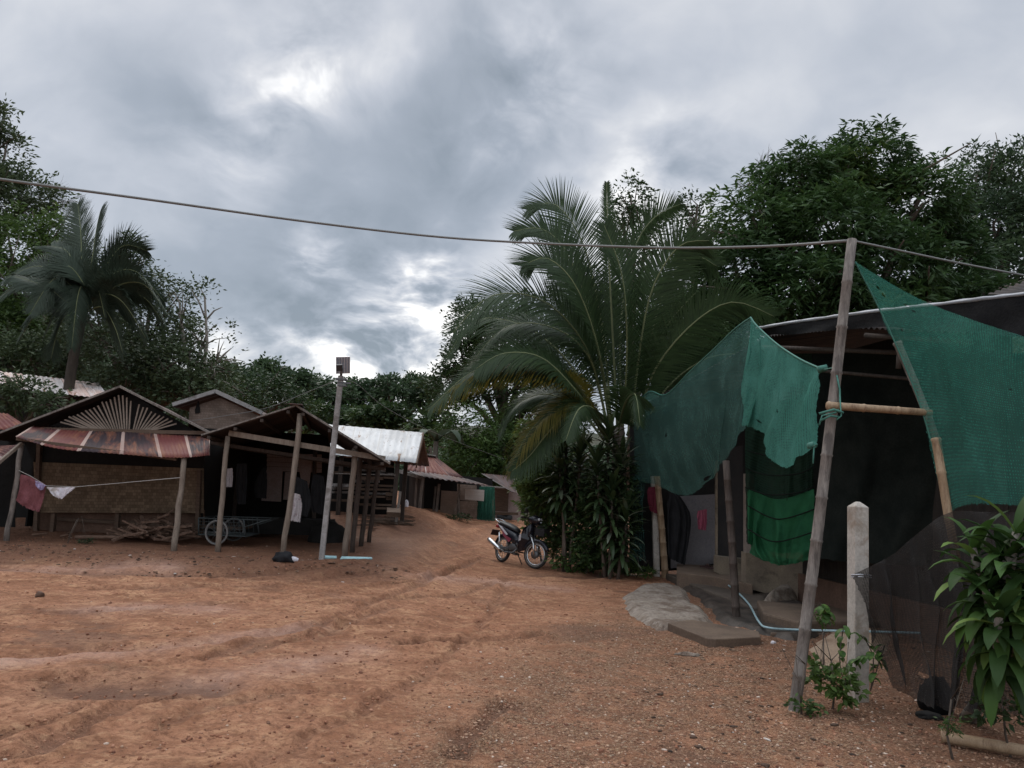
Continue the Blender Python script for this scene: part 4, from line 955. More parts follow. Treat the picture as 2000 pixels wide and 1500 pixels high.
for k in range(60):
    p = G(rnd.uniform(712, 800), rnd.uniform(1018, 1028)); p.z += rnd.uniform(0, .10); a = rnd.uniform(-.6, .6)
    db.beam(p-Vector((math.cos(a), math.sin(a), rnd.uniform(-.2, .2)))*.2, p+Vector((math.cos(a), math.sin(a), 0))*.2, .03, .02)
tag(db.build('brushwood', MT['plank'], None), 'low heap of brushwood on the bank beside the shed posts', 'brushwood', kind='stuff')

h = empty('house', (-3.0, 26, .45), 'house with a red rusted tin roof and patched walls at the end of the road', 'house')
corr('roof', P(812, 887, 27.5), P(851, 892, 27.5), P(908, 934, 25.6), P(786, 918, 25.0), MT['rust2'], h, pitch=.16, amp=.015)
corr('awning', P(790, 916, 25.4), P(912, 935, 25.3), P(957, 949, 24.4), P(824, 931, 24.2), MT['rustgrey'], h, pitch=.16, amp=.02, rag=.12)
MB().beam(P(822, 888, 27.4)+Z*.05, P(851, 893, 27.4)+Z*.05, .3, .03).build('ridge_cap', MT['polecon'], h)
MB().beam(P(778, 920, 24.9), P(828, 934, 24.4), .05, .1).build('rafter', MT['polecon'], h)
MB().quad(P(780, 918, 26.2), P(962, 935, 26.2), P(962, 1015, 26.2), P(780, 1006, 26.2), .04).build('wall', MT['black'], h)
EY = 25.6
def panel(nm, x0, y0, x1, y1, x2, y2, x3, y3, Y, mat, par, th=.03, lab=None):
    o = MB().quad(P(x0, y0, Y), P(x1, y1, Y), P(x2, y2, Y), P(x3, y3, Y), th).build(nm, mat, par)
    if lab: o['label'] = lab
    return o
tan = surf('tan_board', (.26, .19, .145), (.31, .23, .18), 3, .9, .1, bd=.004)
panel('wall_panel', 862, 958, 893, 960, 892, 1013, 859, 1009, EY-.1, tan, h)
panel('wall_panel', 893, 945, 931, 948, 931, 980, 893, 976, EY-.05, MT['weave2'], h)
panel('wall_panel', 897, 978, 935, 980, 933, 1014, 896, 1012, EY-.12, MT['weave2'], h)
panel('signboard', 909, 955, 946, 957, 945, 979, 908, 975, EY-.5, surf('white_board', (.48, .44, .40), (.55, .52, .48), 3, .8, .1, stretch=(1, 1, 8)), h)
panel('wall_panel', 800, 930, 830, 934, 827, 1003, 797, 1001, EY+.2, surf('dark_planks', (.06, .05, .045), (.09, .075, .065), 5, .9, .2, stretch=(8, 8, .5)), h)
o = drape('curtain', [[(937, 950, EY-.4), (950, 950, EY-.4), (966, 951, EY-.4)], [(933, 985, EY-.4), (948, 985, EY-.4), (967, 985, EY-.4)], [(931, 1014, EY-.4), (948, 1017, EY-.4), (967, 1018, EY-.4)]], MT['curtain'], h, 40, 20, .06, 5, 4)
for (b0, t0, Y, w_) in (((818, 1010), (826, 934), 24.4, .09), ((852, 1004), (858, 945), 25.3, .08), ((846, 1004), (851, 950), 25.4, .06), ((895, 1012), (897, 945), 25.3, .07), ((810, 1002), (814, 932), 25.4, .07)):
    a = P(b0[0], b0[1], Y); a.z = gz(a.x, a.y)-.05
    MB().beam(a, P(t0[0], t0[1], Y), w_, w_, Vector((0, 1, 0))).build('post', MT['postgrey'], h)
panel('sill', 831, 1000, 858, 1003, 858, 1008, 831, 1005, 25.0, MT['plank'], h, .15)

h = empty('house', (.2, 27.5, .45), 'small house with a slanting grey tin roof and pale wall past the green curtain', 'house')
corr('roof', P(940, 925, 28), P(1004, 930, 30), P(1010, 964, 26.3), P(1000, 961, 25.6), MT['rustgrey'], h, pitch=.16)
panel('wall', 964, 958, 1042, 960, 1040, 1022, 964, 1012, 28.6, MT['plankpink'], h, .06)
panel('door', 1018, 962, 1031, 963, 1031, 1004, 1018, 1003, 28.5, MT['black'], h)
panel('wall_panel', 966, 950, 994, 955, 992, 1000, 966, 998, 28.4, MT['plank'], h)
panel('step', 964, 1000, 1012, 1001, 1012, 1006, 964, 1005, 27.6, MT['slab'], h, .3)
mbb = MB().tube([P(940, 950, 25.8), P(985, 953, 26)], .04, 6); mbb.build('beam', MT['postgrey'], h)
tyr = G(985, 1016); 
t_ = ring(MB(), tyr+Vector((0, .3, .10)), Vector((.1, -.3, 1)), .20, .09).build('tyre', plain('old_tyre', (.02, .02, .02), .8), None, True); tag(t_, 'old black tyre lying at the foot of the far house', 'tyre')

# roof on the hillside
h = empty('house', (-14.5, 24, 0), 'house behind the huts with a faded pink and white roof among trees', 'house')
corr('roof', P(-30, 722, 25.5), P(192, 748, 24.5), P(216, 780, 22.5), P(-30, 752, 23.5), MT['pinkroof'], h, pitch=.2)
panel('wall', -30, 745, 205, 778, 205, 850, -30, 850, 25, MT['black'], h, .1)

# ------------------------------------------------------------------ right house
h = empty('house', (4.6, 13, .1), 'dark house at right with a low tin roof, concrete base and shade cloths', 'house')
E0 = P(1497, 657, 11.4); E1 = P(1668, 640, 9.2); E2 = P(2150, 664, 6.4); up3 = Vector((4.2, 2.2, 1.05))
corr('roof', E1+up3, E2+up3, E2, E1, MT['darkroof'], h, pitch=.09, amp=.014)
corr('roof', E0+up3, E1+up3, E1, E0, MT['darkroof'], h, pitch=.09, amp=.014)
W0 = P(1240, 800, 16.2); 
corr('roof', W0+Vector((4, 2, .9)), E0+up3, E0, W0, MT['darkroof'], h, pitch=.12)
tube_pts = [P(1478, 641, 11.3), P(1560, 628, 10.2), P(1700, 609, 8.8), P(1850, 592, 7.8), P(2000, 574, 7.0), P(2140, 556, 6.4)]
MB().tube([Vector(q) for q in catmull(tube_pts, 40)], .020, 8, .3).build('roof_edge', plain('dull_edge', (.30, .31, .33), .5, .2), h, True)
tarp_m = surf('black_tarpaulin', (.014, .014, .015), (.024, .023, .023), 3, .9, .4, .03, spec=.08)
low = [P(1497, 655, 11.3), P(1560, 652, 10.2), P(1700, 640, 8.8), P(1850, 648, 7.8), P(2000, 656, 7.0), P(2140, 660, 6.4)]
t1 = catmull([p+Vector((.0, -.02, 0)) for p in tube_pts], 40); t2 = catmull([p+Vector((0, -.01, 0)) for p in low], 40)
Vs = [Vector(lerp(t1[i], t2[i], j/5))+Vector((-.3, -.9, 0)).normalized()*.04*math.sin(i*.9+j)*(j/5) for i in range(40) for j in range(6)]
npmesh('roof_tarpaulin', Vs, [(i*6+j, i*6+j+1, (i+1)*6+j+1, (i+1)*6+j) for i in range(39) for j in range(5)], tarp_m, h, True, None, [(0, 0)]*240)
corr('roof', P(1930, 575, 9.5), P(2200, 480, 9.5), P(2200, 560, 7.0), P(2030, 580, 7.2), MT['darkroof'], h, pitch=.09)
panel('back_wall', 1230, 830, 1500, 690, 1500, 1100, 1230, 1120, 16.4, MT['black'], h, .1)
for (a_, b_, r_) in ((P(1490, 678, 11.0), P(1790, 690, 9.0), .03), (P(1600, 724, 10.2), P(1800, 742, 9.0), .022), (P(1760, 640, 8.6), P(1755, 720, 8.6), .03), (P(1690, 655, 9.0), P(1900, 668, 7.9), .03)):
    MB().tube(log_pts(a_, b_, 5, .01), r_, 8, .05).build('beam', MT['postdark'], h, True)
# front wall running towards the viewer
wa = Vector((4.55, 16.2, 0)); wb = Vector((4.75, 12.6, 0)); wc_ = Vector((5.35, 8.4, 0)); wd = Vector((6.5, 6.0, 0))
def vwall(nm, a, b, z0, z1, mat, th=.1): return MB().quad(Vector((a.x, a.y, z1)), Vector((b.x, b.y, z1)), Vector((b.x, b.y, z0)), Vector((a.x, a.y, z0)), th).build(nm, mat, h)
door0 = wa.lerp(wb, .42); 
darkplank = surf('dark_boards', (.022, .018, .015), (.045, .036, .030), 3, .9, .6, .02, stretch=(7, 7, .6))
vwall('wall', wb, wc_, .5, 3.9, darkplank); vwall('wall', wc_, wd, -.1, 3.3, darkplank)
vwall('base_wall', wb+Vector((-.06, 0, 0)), wc_+Vector((-.06, 0, 0)), -.1, .55, MT['brick'], .12)
pl = MT['plaster']
panel('base_wall', 1398, 1085, 1462, 1092, 1462, 1138, 1398, 1118, 14.6, pl, h, .3)
panel('base_wall', 1452, 1078, 1575, 1096, 1575, 1180, 1452, 1146, 13.4, pl, h, .25)
panel('wall_panel', 1455, 925, 1470, 925, 1470, 1085, 1455, 1080, 13.9, surf('pillar', (.25, .2, .17), (.3, .25, .21), 4, .9, .2), h, .2)
panel('wall_panel', 1310, 970, 1402, 965, 1402, 1100, 1310, 1110, 16.1, surf('greyblue', (.16, .15, .155), (.20, .18, .18), 3, .9, .1), h)
panel('door', 1402, 880, 1450, 870, 1450, 1090, 1402, 1088, 15.2, surf('blackdoor', (.015, .014, .014), (.03, .025, .022), 4, .6, .2), h, .05)
panel('door_frame', 1397, 900, 1401, 900, 1401, 1090, 1397, 1090, 15.0, MT['plaster'], h, .06)
# steps and ledges
def prism(nm, pts, z0, z1, mat, parent=None, bev=.015):
    n = len(pts); v = [(p[0], p[1], z0) for p in pts]+[(p[0], p[1], z1+ (p[2] if len(p) > 2 else 0)) for p in pts]
    f = [tuple(range(n-1, -1, -1)), tuple(range(n, 2*n))]+[(i, (i+1) % n, (i+1) % n+n, i+n) for i in range(n)]
    o = npmesh(nm, v, f, mat, parent)
    if bev: b = o.modifiers.new('bevel', 'BEVEL'); b.width = bev; b.segments = 2
    return o
def gp(px, py, z=0.0):
    d = FW + RT*((px-1000)/FPX) + UP*((750-py)/FPX); t = (z-CAMH)/d.z; q = CAM+d*t; return (q.x, q.y)
prism('doorstep', [gp(1322, 1101, .28), gp(1398, 1094, .28), gp(1470, 1110, .28), gp(1470, 1142, .28), gp(1395, 1126, .28), gp(1322, 1118, .28)], -.1, .28, MT['slab'], h)
prism('doorstep', [gp(1400, 1086, .45), gp(1465, 1090, .45), gp(1465, 1100, .45), gp(1400, 1096, .45)], -.1, .45, MT['slab'], h)
prism('apron', [gp(1300, 1120, .12), gp(1480, 1135, .12), gp(1590, 1180, .12), gp(1590, 1205, .12), gp(1470, 1185, .12), gp(1400, 1160, .12)], -.1, .12, surf('dark_concrete', (.075, .058, .045), (.11, .085, .065), 2.5, .85, .4, .02), h, .02)
prism('ledge', [gp(1478, 1172, .2), gp(1545, 1178, .2), gp(1800, 1186, .2), gp(1800, 1212, .2), gp(1560, 1214, .2), gp(1490, 1196, .2)], -.1, .2, MT['slab'], h, .03)
prism('kerb', [gp(1500, 1220, .06), gp(1780, 1226, .06), gp(1780, 1240, .06), gp(1505, 1236, .06)], -.1, .06, MT['slab'], h, .02)

# free standing bits in front of the house
def free(o, label, cat, group=None): tag(o, label, cat, group); return o
def slabpts(*pp, z): return [gp(x, y, z) for x, y in pp]
free(prism('slab', slabpts((1304, 1216), (1352, 1210), (1482, 1233), (1486, 1244), (1398, 1248), (1380, 1246), z=.095), -.05, .095, MT['slab'], None, .012), 'flat brown concrete slab lying tilted at the edge of the yard', 'slab')
def sheet(nm, outline, mat, z=.03, hmax=.1, res=70, seed=0):
    """low irregular crust laid on the ground inside an outline"""
    pts = np.array(outline); mn = pts.min(0); mx_ = pts.max(0); X, Y = np.meshgrid(np.linspace(mn[0], mx_[0], res), np.linspace(mn[1], mx_[1], res))
    cx_, cy_ = X.ravel(), Y.ravel(); ins = np.zeros(len(cx_), bool); j = len(pts)-1
    for i in range(len(pts)):
        xi, yi = pts[i]; xj, yj = pts[j]; c = ((yi > cy_) != (yj > cy_)) & (cx_ < (xj-xi)*(cy_-yi)/(yj-yi+1e-12)+xi); ins ^= c; j = i
    d = polydist(X, Y, [tuple(p) for p in pts]+[tuple(pts[0])]); ins = ins.reshape(X.shape)
    e = np.where(ins, d, -d); k = sstep(-.05, .22, e+.12*(fbm(X*4, Y*4, 3, seed)-.5))
    Zz = gbase(X, Y)-.07+k*(z+.07)+k*hmax*fbm(X*2.2, Y*2.2, 4, seed+3)+k*.03*fbm(X*11, Y*11, 2, seed)
    i = np.arange(res-1)[:, None]; jj = np.arange(res-1)[None, :]; a = (i*res+jj).ravel(); F = np.stack([a, a+1, a+res+1, a+res], 1)
    kk = (e.ravel()[F] > -.18).all(1); return npmesh(nm, np.stack([X, Y, Zz], -1).reshape(-1, 3), F[kk], mat, None, True)
o = sheet('cement_crust', [gp(x, y, .08) for x, y in ((1206, 1156), (1240, 1138), (1300, 1132), (1350, 1146), (1358, 1168), (1388, 1184), (1404, 1206), (1345, 1222), (1280, 1220), (1240, 1204), (1212, 1182))], MT['cement'], .025, .07, 120, 3)
free(o, 'rough grey crust of spilled cement on the edge of the yard', 'cement')
o = sheet('wet_concrete', [gp(x, y, .06) for x, y in ((1300, 1118), (1400, 1140), (1500, 1160), (1600, 1195), (1620, 1240), (1560, 1248), (1490, 1236), (1440, 1222), (1395, 1206), (1372, 1184), (1350, 1158), (1310, 1138))], surf('damp_concrete', (.045, .034, .027), (.08, .06, .047), 3, .55, .6, .02, c3=(.02, .016, .013)), .03, .07, 100, 12)
free(o, 'dark damp broken concrete between the crust and the doorstep', 'concrete')
o = sheet('cement_patch', [gp(x, y, .04) for x, y in ((1560, 1262), (1600, 1240), (1720, 1236), (1760, 1260), (1740, 1300), (1660, 1320), (1580, 1300))], surf('tan_cement', (.30, .21, .145), (.36, .26, .18), 3, .9, .5, .02, c3=(.22, .14, .09)), .03, .06, 60, 7)
free(o, 'broken tan cement patch behind the leaning wooden pole', 'cement')
o = sheet('cement_rubble', [gp(x, y, .1) for x, y in ((1480, 1176), (1510, 1166), (1560, 1172), (1570, 1180), (1500, 1184))], MT['cement'], .20, .05, 40, 9); free(o, 'small heap of pale rubble on the ledge by the hose', 'rubble')
hose = [G(1270, 1105), G(1300, 1112), G(1330, 1122), G(1362, 1128), G(1400, 1146), G(1436, 1174), G(1462, 1200), G(1482, 1232), G(1500, 1243), G(1560, 1246), G(1700, 1250), G(1800, 1253)]
hz = [.14, .17, .20, .22, .22, .22, .20, .15, .14, .13, .13, .13]
hc = catmull([tuple(Vector((p.x, p.y, gz(p.x, p.y)+z_*.75))) for p, z_ in zip(hose, hz)], 90)
free(MB().tube([Vector(q) for q in hc], .014, 8).build('pipe', plain('blue_pvc', (.30, .42, .44), .4), None, True), 'pale blue water pipe snaking past the doorstep to the right', 'pipe')
def fpost(nm, bot, tp, Yb, Yt, r0, r1, mat, label, cat='post', bam=True):
    a = P(bot[0], bot[1], Yb); a.z = gz(a.x, a.y)-.1; b = P(tp[0], tp[1], Yt)
    o = bamboo(nm, [a, a.lerp(b, .5)+Vector((.01, 0, 0)), b], r0, MT[mat]) if bam else post(nm, a, b, r0, r1, MT[mat])
    return tag(o, label, cat)
fpost('post', (1440, 1206), (1418, 900), 11.0, 11.3, .052, .05, 'postdark', 'dark stained bamboo post standing before the black doorway')
fpost('post', (1301, 1113), (1283, 930), 15.9, 15.9, .065, .06, 'bamboo', 'orange tan bamboo post under the left end of the green net')
o = MB(); a = P(1283, 1112, 16.1); a.z = -.05; o.beam(a, P(1277, 930, 16.1), .12, .12, Vector((0, 1, 0))); free(o.build('post', MT['concrete'], None, bevel=.01), 'squared pale concrete post beside the tan bamboo post', 'post')

# leaning pole, crossbar, support
pa = P(1549, 1366, 6.75); pa.z = gz(pa.x, pa.y)-.1; pbt = P(1664, 468, 6.95)
lpz = bamboo('pole', [pa, pa.lerp(pbt, .35)+Vector((.012, 0, 0)), pa.lerp(pbt, .7)+Vector((.008, 0, 0)), pbt], .047, MT['postgrey'], None, .42)
tag(lpz, 'tall grey bamboo pole leaning right with the cable tied to its top', 'pole')
cbr = bamboo('crossbar', [P(1616, 792, 6.8), P(1818, 806, 6.9)], .033, MT['bamboo'], None, .3); tag(cbr, 'short tan bamboo crossbar tied level to the leaning pole', 'bamboo')
sp_ = bamboo('support', [P(1752, 668, 7.1), P(1785, 745, 7.05), P(1812, 812, 7.0), P(1830, 862, 6.9)], .035, MT['postgrey'], None, .3); tag(sp_, 'grey slanting pole end joined to the right end of the crossbar', 'pole')
sp_ = bamboo('support', [P(1828, 856, 6.85), P(1838, 920, 6.8), P(1853, 1012, 6.75), (P(1870, 1100, 6.75))], .036, MT['bamboo'], None, .3); tag(sp_, 'tan bent bamboo stake edging the big green net', 'pole')
rope = plain('green_rope', (.05, .17, .13), .8)
rp = MB().tube([P(1634, 733, 6.85), P(1640, 760, 6.83), P(1641, 795, 6.80), P(1632, 806, 6.78), P(1606, 812, 6.78), P(1600, 830, 6.78)], .008, 6)
rp.tube([P(1600, 808, 6.72), P(1628, 800, 6.68), P(1646, 806, 6.74)], .012, 6).tube([P(1640, 770, 6.8), P(1643, 812, 6.72), P(1634, 820, 6.7)], .006, 6)
rp.tube([P(1602, 822, 6.74), P(1622, 812, 6.70), P(1640, 815, 6.74)], .010, 6)
free(rp.build('lashing', rope, None, True), 'green twisted cord lashing the crossbar to the leaning pole', 'cord')
# posts
b_ = P(1676, 1350, 7.15); zb = gz(b_.x, b_.y); tz = P(1676, 980, 7.15).z; cp = empty('fence_post', (b_.x, b_.y, zb), 'white concrete post with a pointed top standing right of the leaning pole', 'post')
wv = .066; mb = MB(); rot = .12
def sq(z_, w_): return [Vector((b_.x+math.cos(rot+math.pi/4+k*math.pi/2)*w_*1.414, b_.y+math.sin(rot+math.pi/4+k*math.pi/2)*w_*1.414, z_)) for k in range(4)]
v = sq(zb-.2, wv)+sq(tz-.045, wv)+sq(tz, wv*.25); mb.add(v, [(0, 1, 5, 4), (1, 2, 6, 5), (2, 3, 7, 6), (3, 0, 4, 7), (4, 5, 9, 8), (5, 6, 10, 9), (6, 7, 11, 10), (7, 4, 8, 11), (8, 9, 10, 11)])
mb.build('shaft', MT['concrete'], cp, bevel=.006)
mb = MB().tube([P(1662, 1123, 7.0), P(1680, 1122, 6.98), P(1702, 1124, 7.0)], .006, 6).tube([P(1662, 1127, 7.0), P(1680, 1126, 6.98), P(1702, 1128, 7.0)], .005, 6)
mb.build('wire_tie', MT['silver'], cp, True)

# cables
wire('cable', [(-260, 308, 6.2), (0, 350, 7.0), (300, 391, 7.9), (600, 433, 8.8), (850, 462, 9.3), (1050, 475, 9.3), (1300, 484, 8.6), (1500, 481, 7.8), (1660, 470, 6.95)], .014, 'long sagging grey cable crossing the sky to the top of the leaning pole', MT['wire'])
wire('cable', [(1664, 470, 6.95), (1760, 490, 7.2), (1880, 515, 7.6), (2020, 541, 8.0), (2150, 560, 8.4)], .010, 'thin cable running right from the top of the leaning pole', MT['wire'])

# nets
top1 = [(1237, 797, 16), (1268, 765, 15.2), (1300, 771, 14.4), (1345, 728, 13.2), (1392, 684, 12.2), (1436, 642, 11.3), (1467, 620, 10.6)]
mid1 = [(1238, 860, 16), (1262, 865, 15.2), (1300, 872, 14.3), (1345, 848, 13.1), (1390, 815, 12.1), (1430, 760, 11.2), (1462, 730, 10.55)]
bot1 = [(1241, 940, 16), (1284, 948, 15.2), (1330, 967, 14.3), (1368, 955, 13.1), (1405, 915, 12.1), (1432, 870, 11.2), (1458, 834, 10.5)]
n1_ = drape('shade_net', [top1, mid1, bot1], MT['net2'], None, 150, 90, .16, 4, 5, holes=[(.57, .95, .018, .022), (.35, .4, .008, .015)]); tag(n1_, 'thin green shade net sagging from the roof edge left of its peak', 'net')
top2 = [(1466, 620, 10.6), (1478, 636, 10.3), (1515, 670, 9.6), (1560, 700, 8.6), (1608, 722, 7.6)]
mid2 = [(1458, 730, 10.5), (1476, 740, 10.2), (1505, 780, 9.5), (1548, 800, 8.7), (1596, 770, 7.7)]
bot2 = [(1449, 832, 10.5), (1478, 838, 10.2), (1502, 884, 9.5), (1533, 914, 8.8), (1588, 873, 7.9)]
n2_ = drape('shade_net', [top2, mid2, bot2], MT['net'], None, 130, 80, .16, 3, 8, holes=[(.33, .82, .02, .02), (.6, .55, .008, .012)]); tag(n2_, 'bright green shade net looped between its peak and the leaning pole', 'net')
kn = MB()
for q in ((1608, 722, 7.6), (1588, 872, 7.9)): kn.tube([P(*q)-Vector((.05, 0, 0)), P(*q)+Vector((.03, 0, .02))], .035, 7, .2)
kn.tube([P(1608, 722, 7.6), P(1640, 716, 6.95)], .006, 6).tube([P(1588, 872, 7.9), P(1596, 868, 6.9)], .006, 6).tube([P(1590, 872, 7.85), P(1588, 905, 7.8)], .008, 5)
o = npmesh('knot', kn.V, kn.F, rope, n2_, True); o.location = (0, 0, 0)
n3r = [[(1670, 511, 6.95), (1755, 562, 6.8), (1850, 607, 6.6), (2000, 658, 6.3), (2160, 706, 6.0)],
       [(1735, 640, 6.95), (1790, 650, 6.8), (1870, 680, 6.6), (2000, 715, 6.3), (2160, 750, 6.0)],
       [(1800, 800, 6.9), (1840, 800, 6.75), (1900, 810, 6.6), (2010, 830, 6.3), (2160, 850, 6.0)],
       [(1855, 1002, 6.8), (1880, 986, 6.7), (1935, 984, 6.5), (2020, 988, 6.3), (2160, 990, 6.0)]]
n3_ = drape('shade_net', n3r, MT['net3'], None, 170, 150, .05, 2, 13, holes=[(.10, .13, .012, .010), (.125, .16, .010, .014), (.26, .16, .014, .010), (.29, .19, .012, .008), (.16, .33, .006, .008), (.7, .5, .006, .006)]); tag(n3_, 'large green shade net stretched from the pole top down to the right edge', 'net')
cpz = catmull([P(*r[0]) for r in n3r], 30)
q = MB().tube([Vector(p) for p in cpz], .007, 5); o = npmesh('hem', q.V, q.F, rope, n3_, True); o.location = (0, 0, 0)
q = MB().tube([Vector(p) for p in catmull([P(*r) for r in top2], 40)], .012, 5); o = npmesh('hem', q.V, q.F, rope, n2_, True); o.location = (0, 0, 0)
q = MB().tube([Vector(p) for p in catmull([P(*r) for r in top1], 40)], .012, 5); o = npmesh('hem', q.V, q.F, rope, n1_, True); o.location = (0, 0, 0)
n4_ = drape('shade_net', [[(1234, 930, 16.1), (1246, 930, 16), (1262, 935, 15.9)], [(1236, 1000, 16.1), (1246, 1000, 16), (1256, 1000, 15.9)], [(1226, 1092, 16.1), (1240, 1096, 16), (1262, 1094, 15.9)]], MT['net2'], None, 30, 30, .08, 4, 3); tag(n4_, 'narrow green net strip hanging to the ground at the house corner', 'net')
# tarpaulins
def sagcloth(name, rows, mat, label, cat, seed, lines=None):
    o = drape(name, rows, mat, None, 70, 60, .09, 3, seed, fr=(-.5, -.8, 0)); tag(o, label, cat)
    if lines:
        mb = MB()
        for ln in lines: mb.tube([Vector(p) for p in catmull([P(*q) for q in ln], 30)], .010, 5)
        k = npmesh('seam', mb.V, mb.F, MT['shade'], o, True); k.location = (0, 0, 0)
    return o
sagcloth('tarpaulin', [[(1450, 690, 12.7), (1520, 690, 12.1), (1600, 690, 11.5)], [(1456, 920, 12.6), (1520, 945, 12.0), (1600, 915, 11.4)], [(1458, 1060, 12.6), (1520, 1080, 12.0), (1600, 1070, 11.4)]], MT['tarpdark'], 'dark green cloth hanging behind the leaning pole above the bright tarpaulin', 'tarpaulin', 3,
         [[(1456, 952, 12.45), (1500, 966, 11.9), (1560, 962, 11.5), (1600, 945, 11.2)], [(1456, 915, 12.45), (1500, 928, 11.9), (1560, 925, 11.5), (1600, 905, 11.2)], [(1460, 880, 12.45), (1500, 890, 11.9), (1560, 888, 11.5), (1600, 870, 11.2)]])
sagcloth('tarpaulin', [[(1460, 952, 12.45), (1520, 975, 11.9), (1598, 952, 11.2)], [(1462, 1040, 12.4), (1515, 1068, 11.85), (1598, 1040, 11.15)], [(1464, 1080, 12.4), (1520, 1104, 11.8), (1585, 1092, 11.1)]], MT['tarp'], 'bright green tarpaulin sagging low over the concrete base wall', 'tarpaulin', 4,
         [[(1461, 988, 12.4), (1520, 1014, 11.8), (1598, 992, 11.1)], [(1462, 1034, 12.3), (1515, 1058, 11.75), (1598, 1036, 11.0)]])
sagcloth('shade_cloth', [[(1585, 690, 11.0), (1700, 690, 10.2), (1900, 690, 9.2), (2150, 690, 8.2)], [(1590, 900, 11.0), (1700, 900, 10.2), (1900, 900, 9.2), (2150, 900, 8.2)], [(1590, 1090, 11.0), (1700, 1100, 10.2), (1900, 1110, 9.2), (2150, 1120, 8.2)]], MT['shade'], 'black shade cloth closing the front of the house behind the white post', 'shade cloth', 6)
bn = drape('black_net', [[(1664, 1124, 7.0), (1740, 1085, 6.85), (1800, 1035, 6.7), (1858, 1000, 6.6), (1930, 1000, 6.4), (2100, 1000, 6.2)],
                         [(1690, 1190, 6.95), (1760, 1180, 6.8), (1820, 1170, 6.65), (1870, 1160, 6.5), (1930, 1160, 6.35), (2100, 1160, 6.1)],
                         [(1718, 1265, 6.9), (1770, 1270, 6.75), (1820, 1275, 6.6), (1870, 1275, 6.45), (1930, 1275, 6.3), (2100, 1275, 6.0)],
                         [(1742, 1342, 6.8), (1780, 1360, 6.6), (1820, 1380, 6.4), (1870, 1385, 6.3), (1930, 1390, 6.15), (2100, 1390, 5.9)]], MT['netblack'], None, 110, 90, .12, 5, 17, holes=[(.12, .5, .012, .02), (.3, .8, .012, .014)])
tag(bn, 'black shade net stretched from the white post down behind the leafy plant', 'net')

# clothes and things at the doorway
cloth('cloth', 'dark red cloth tied high on the squared concrete post', 'cloth', [[(1266, 952, 15.9), (1284, 950, 15.9)], [(1264, 972, 15.9), (1285, 972, 15.9)], [(1270, 998, 15.9), (1284, 1004, 15.9)]], surf('maroon', (.13, .015, .03), (.18, .03, .05), 12, .9, .3))
cloth('clothes', 'black clothes hanging beside the tan bamboo post', 'laundry', [[(1306, 960, 15.6), (1325, 965, 15.6)], [(1303, 1010, 15.6), (1350, 1012, 15.6)], [(1306, 1090, 15.6), (1338, 1104, 15.6)]], blk, fold=.06)
cloth('clothes', 'faded pink cloth hanging next to the black door', 'laundry', [[(1362, 998, 15.4), (1380, 994, 15.4)], [(1362, 1018, 15.4), (1381, 1018, 15.4)], [(1364, 1034, 15.4), (1379, 1036, 15.4)]], surf('dullpink', (.28, .06, .10), (.32, .09, .13), 6, .9, .1))
sandal_m = plain('sandal', (.05, .02, .018), .7); strap_m = plain('sandal_strap', (.42, .36, .32), .6)
for i, (px, py, a, lb, sm) in enumerate(((1378, 1107, .3, 'dark red sandal lying leftmost on the doorstep', sandal_m), (1390, 1110, -.5, 'dark sandal in the middle of the doorstep', sandal_m), (1401, 1110, .2, 'black sandal near the doorstep edge before the pale one', sandal_m), (1416, 1114, -.2, 'pale sandal lying rightmost on the doorstep', strap_m))):
    x, y = gp(px, py, .29); s_ = empty('sandal', (x, y, .285), lb, 'sandal', None, (0, 0, a))
    mb = MB(); n = 14; vs = []
    for k in range(n):
        t = 2*math.pi*k/n; vs.append(Vector((.13*math.cos(t), (.045+.01*math.cos(t))*math.sin(t), 0)))
    mb.add(vs+[q+Z*.025 for q in vs], [tuple(range(n-1, -1, -1)), tuple(range(n, 2*n))]+[(k, (k+1) % n, (k+1) % n+n, k+n) for k in range(n)])
    o = mb.build('sole', sm, s_, local=True)
    o = MB().tube([(.05, -.045, .02), (.04, -.02, .055), (.04, .02, .055), (.05, .045, .02)], .012, 6).build('strap', sandal_m if sm is strap_m else plain('st%d' % i, (.10, .05, .04), .7), s_, True, local=True)
x, y = G(1822, 1392)[:2]
sk_ = lump('sack', (x+.05, y+.05, gz(x, y)), .14, .12, .24, surf('black_plastic', (.006, .006, .006), (.010, .010, .010), 5, .8, .4, .02, spec=.1), 'round topped black plastic sack slumped against the black net', 'sack', 3, .14)
lump('rag', (x-.12, y-.16, gz(x, y)), .11, .08, .035, MT['black'], 'flat black rag on the dirt in front of the black sack', 'rag', 12, .3)
q0 = G(1838, 1452); q1 = G(2080, 1498); q0.z += .05; q1.z += .06
lg = bamboo('bamboo_log', [q0, q1], .042, MT['bamboo'], None, .5); tag(lg, 'tan bamboo log lying on the dirt in the bottom right corner', 'bamboo')
pp0 = gp(1300, 1275, .0)
for (px, py, s_, lb) in ((1343, 1277, .14, 'flat pale stone set in the dirt in front of the concrete slab'),):
    q = G(px, py); o = lump('stone', q-Z*.02, s_, .05, .03, MT['cement'], lb, 'stone', 5, .3)
o = lump('stone', G(1510, 1258), .03, .03, .03, wht, 'small white stone at the corner of the concrete slab', 'stone', 6, .4, 2)
wch = gp(930, 1085, 0)

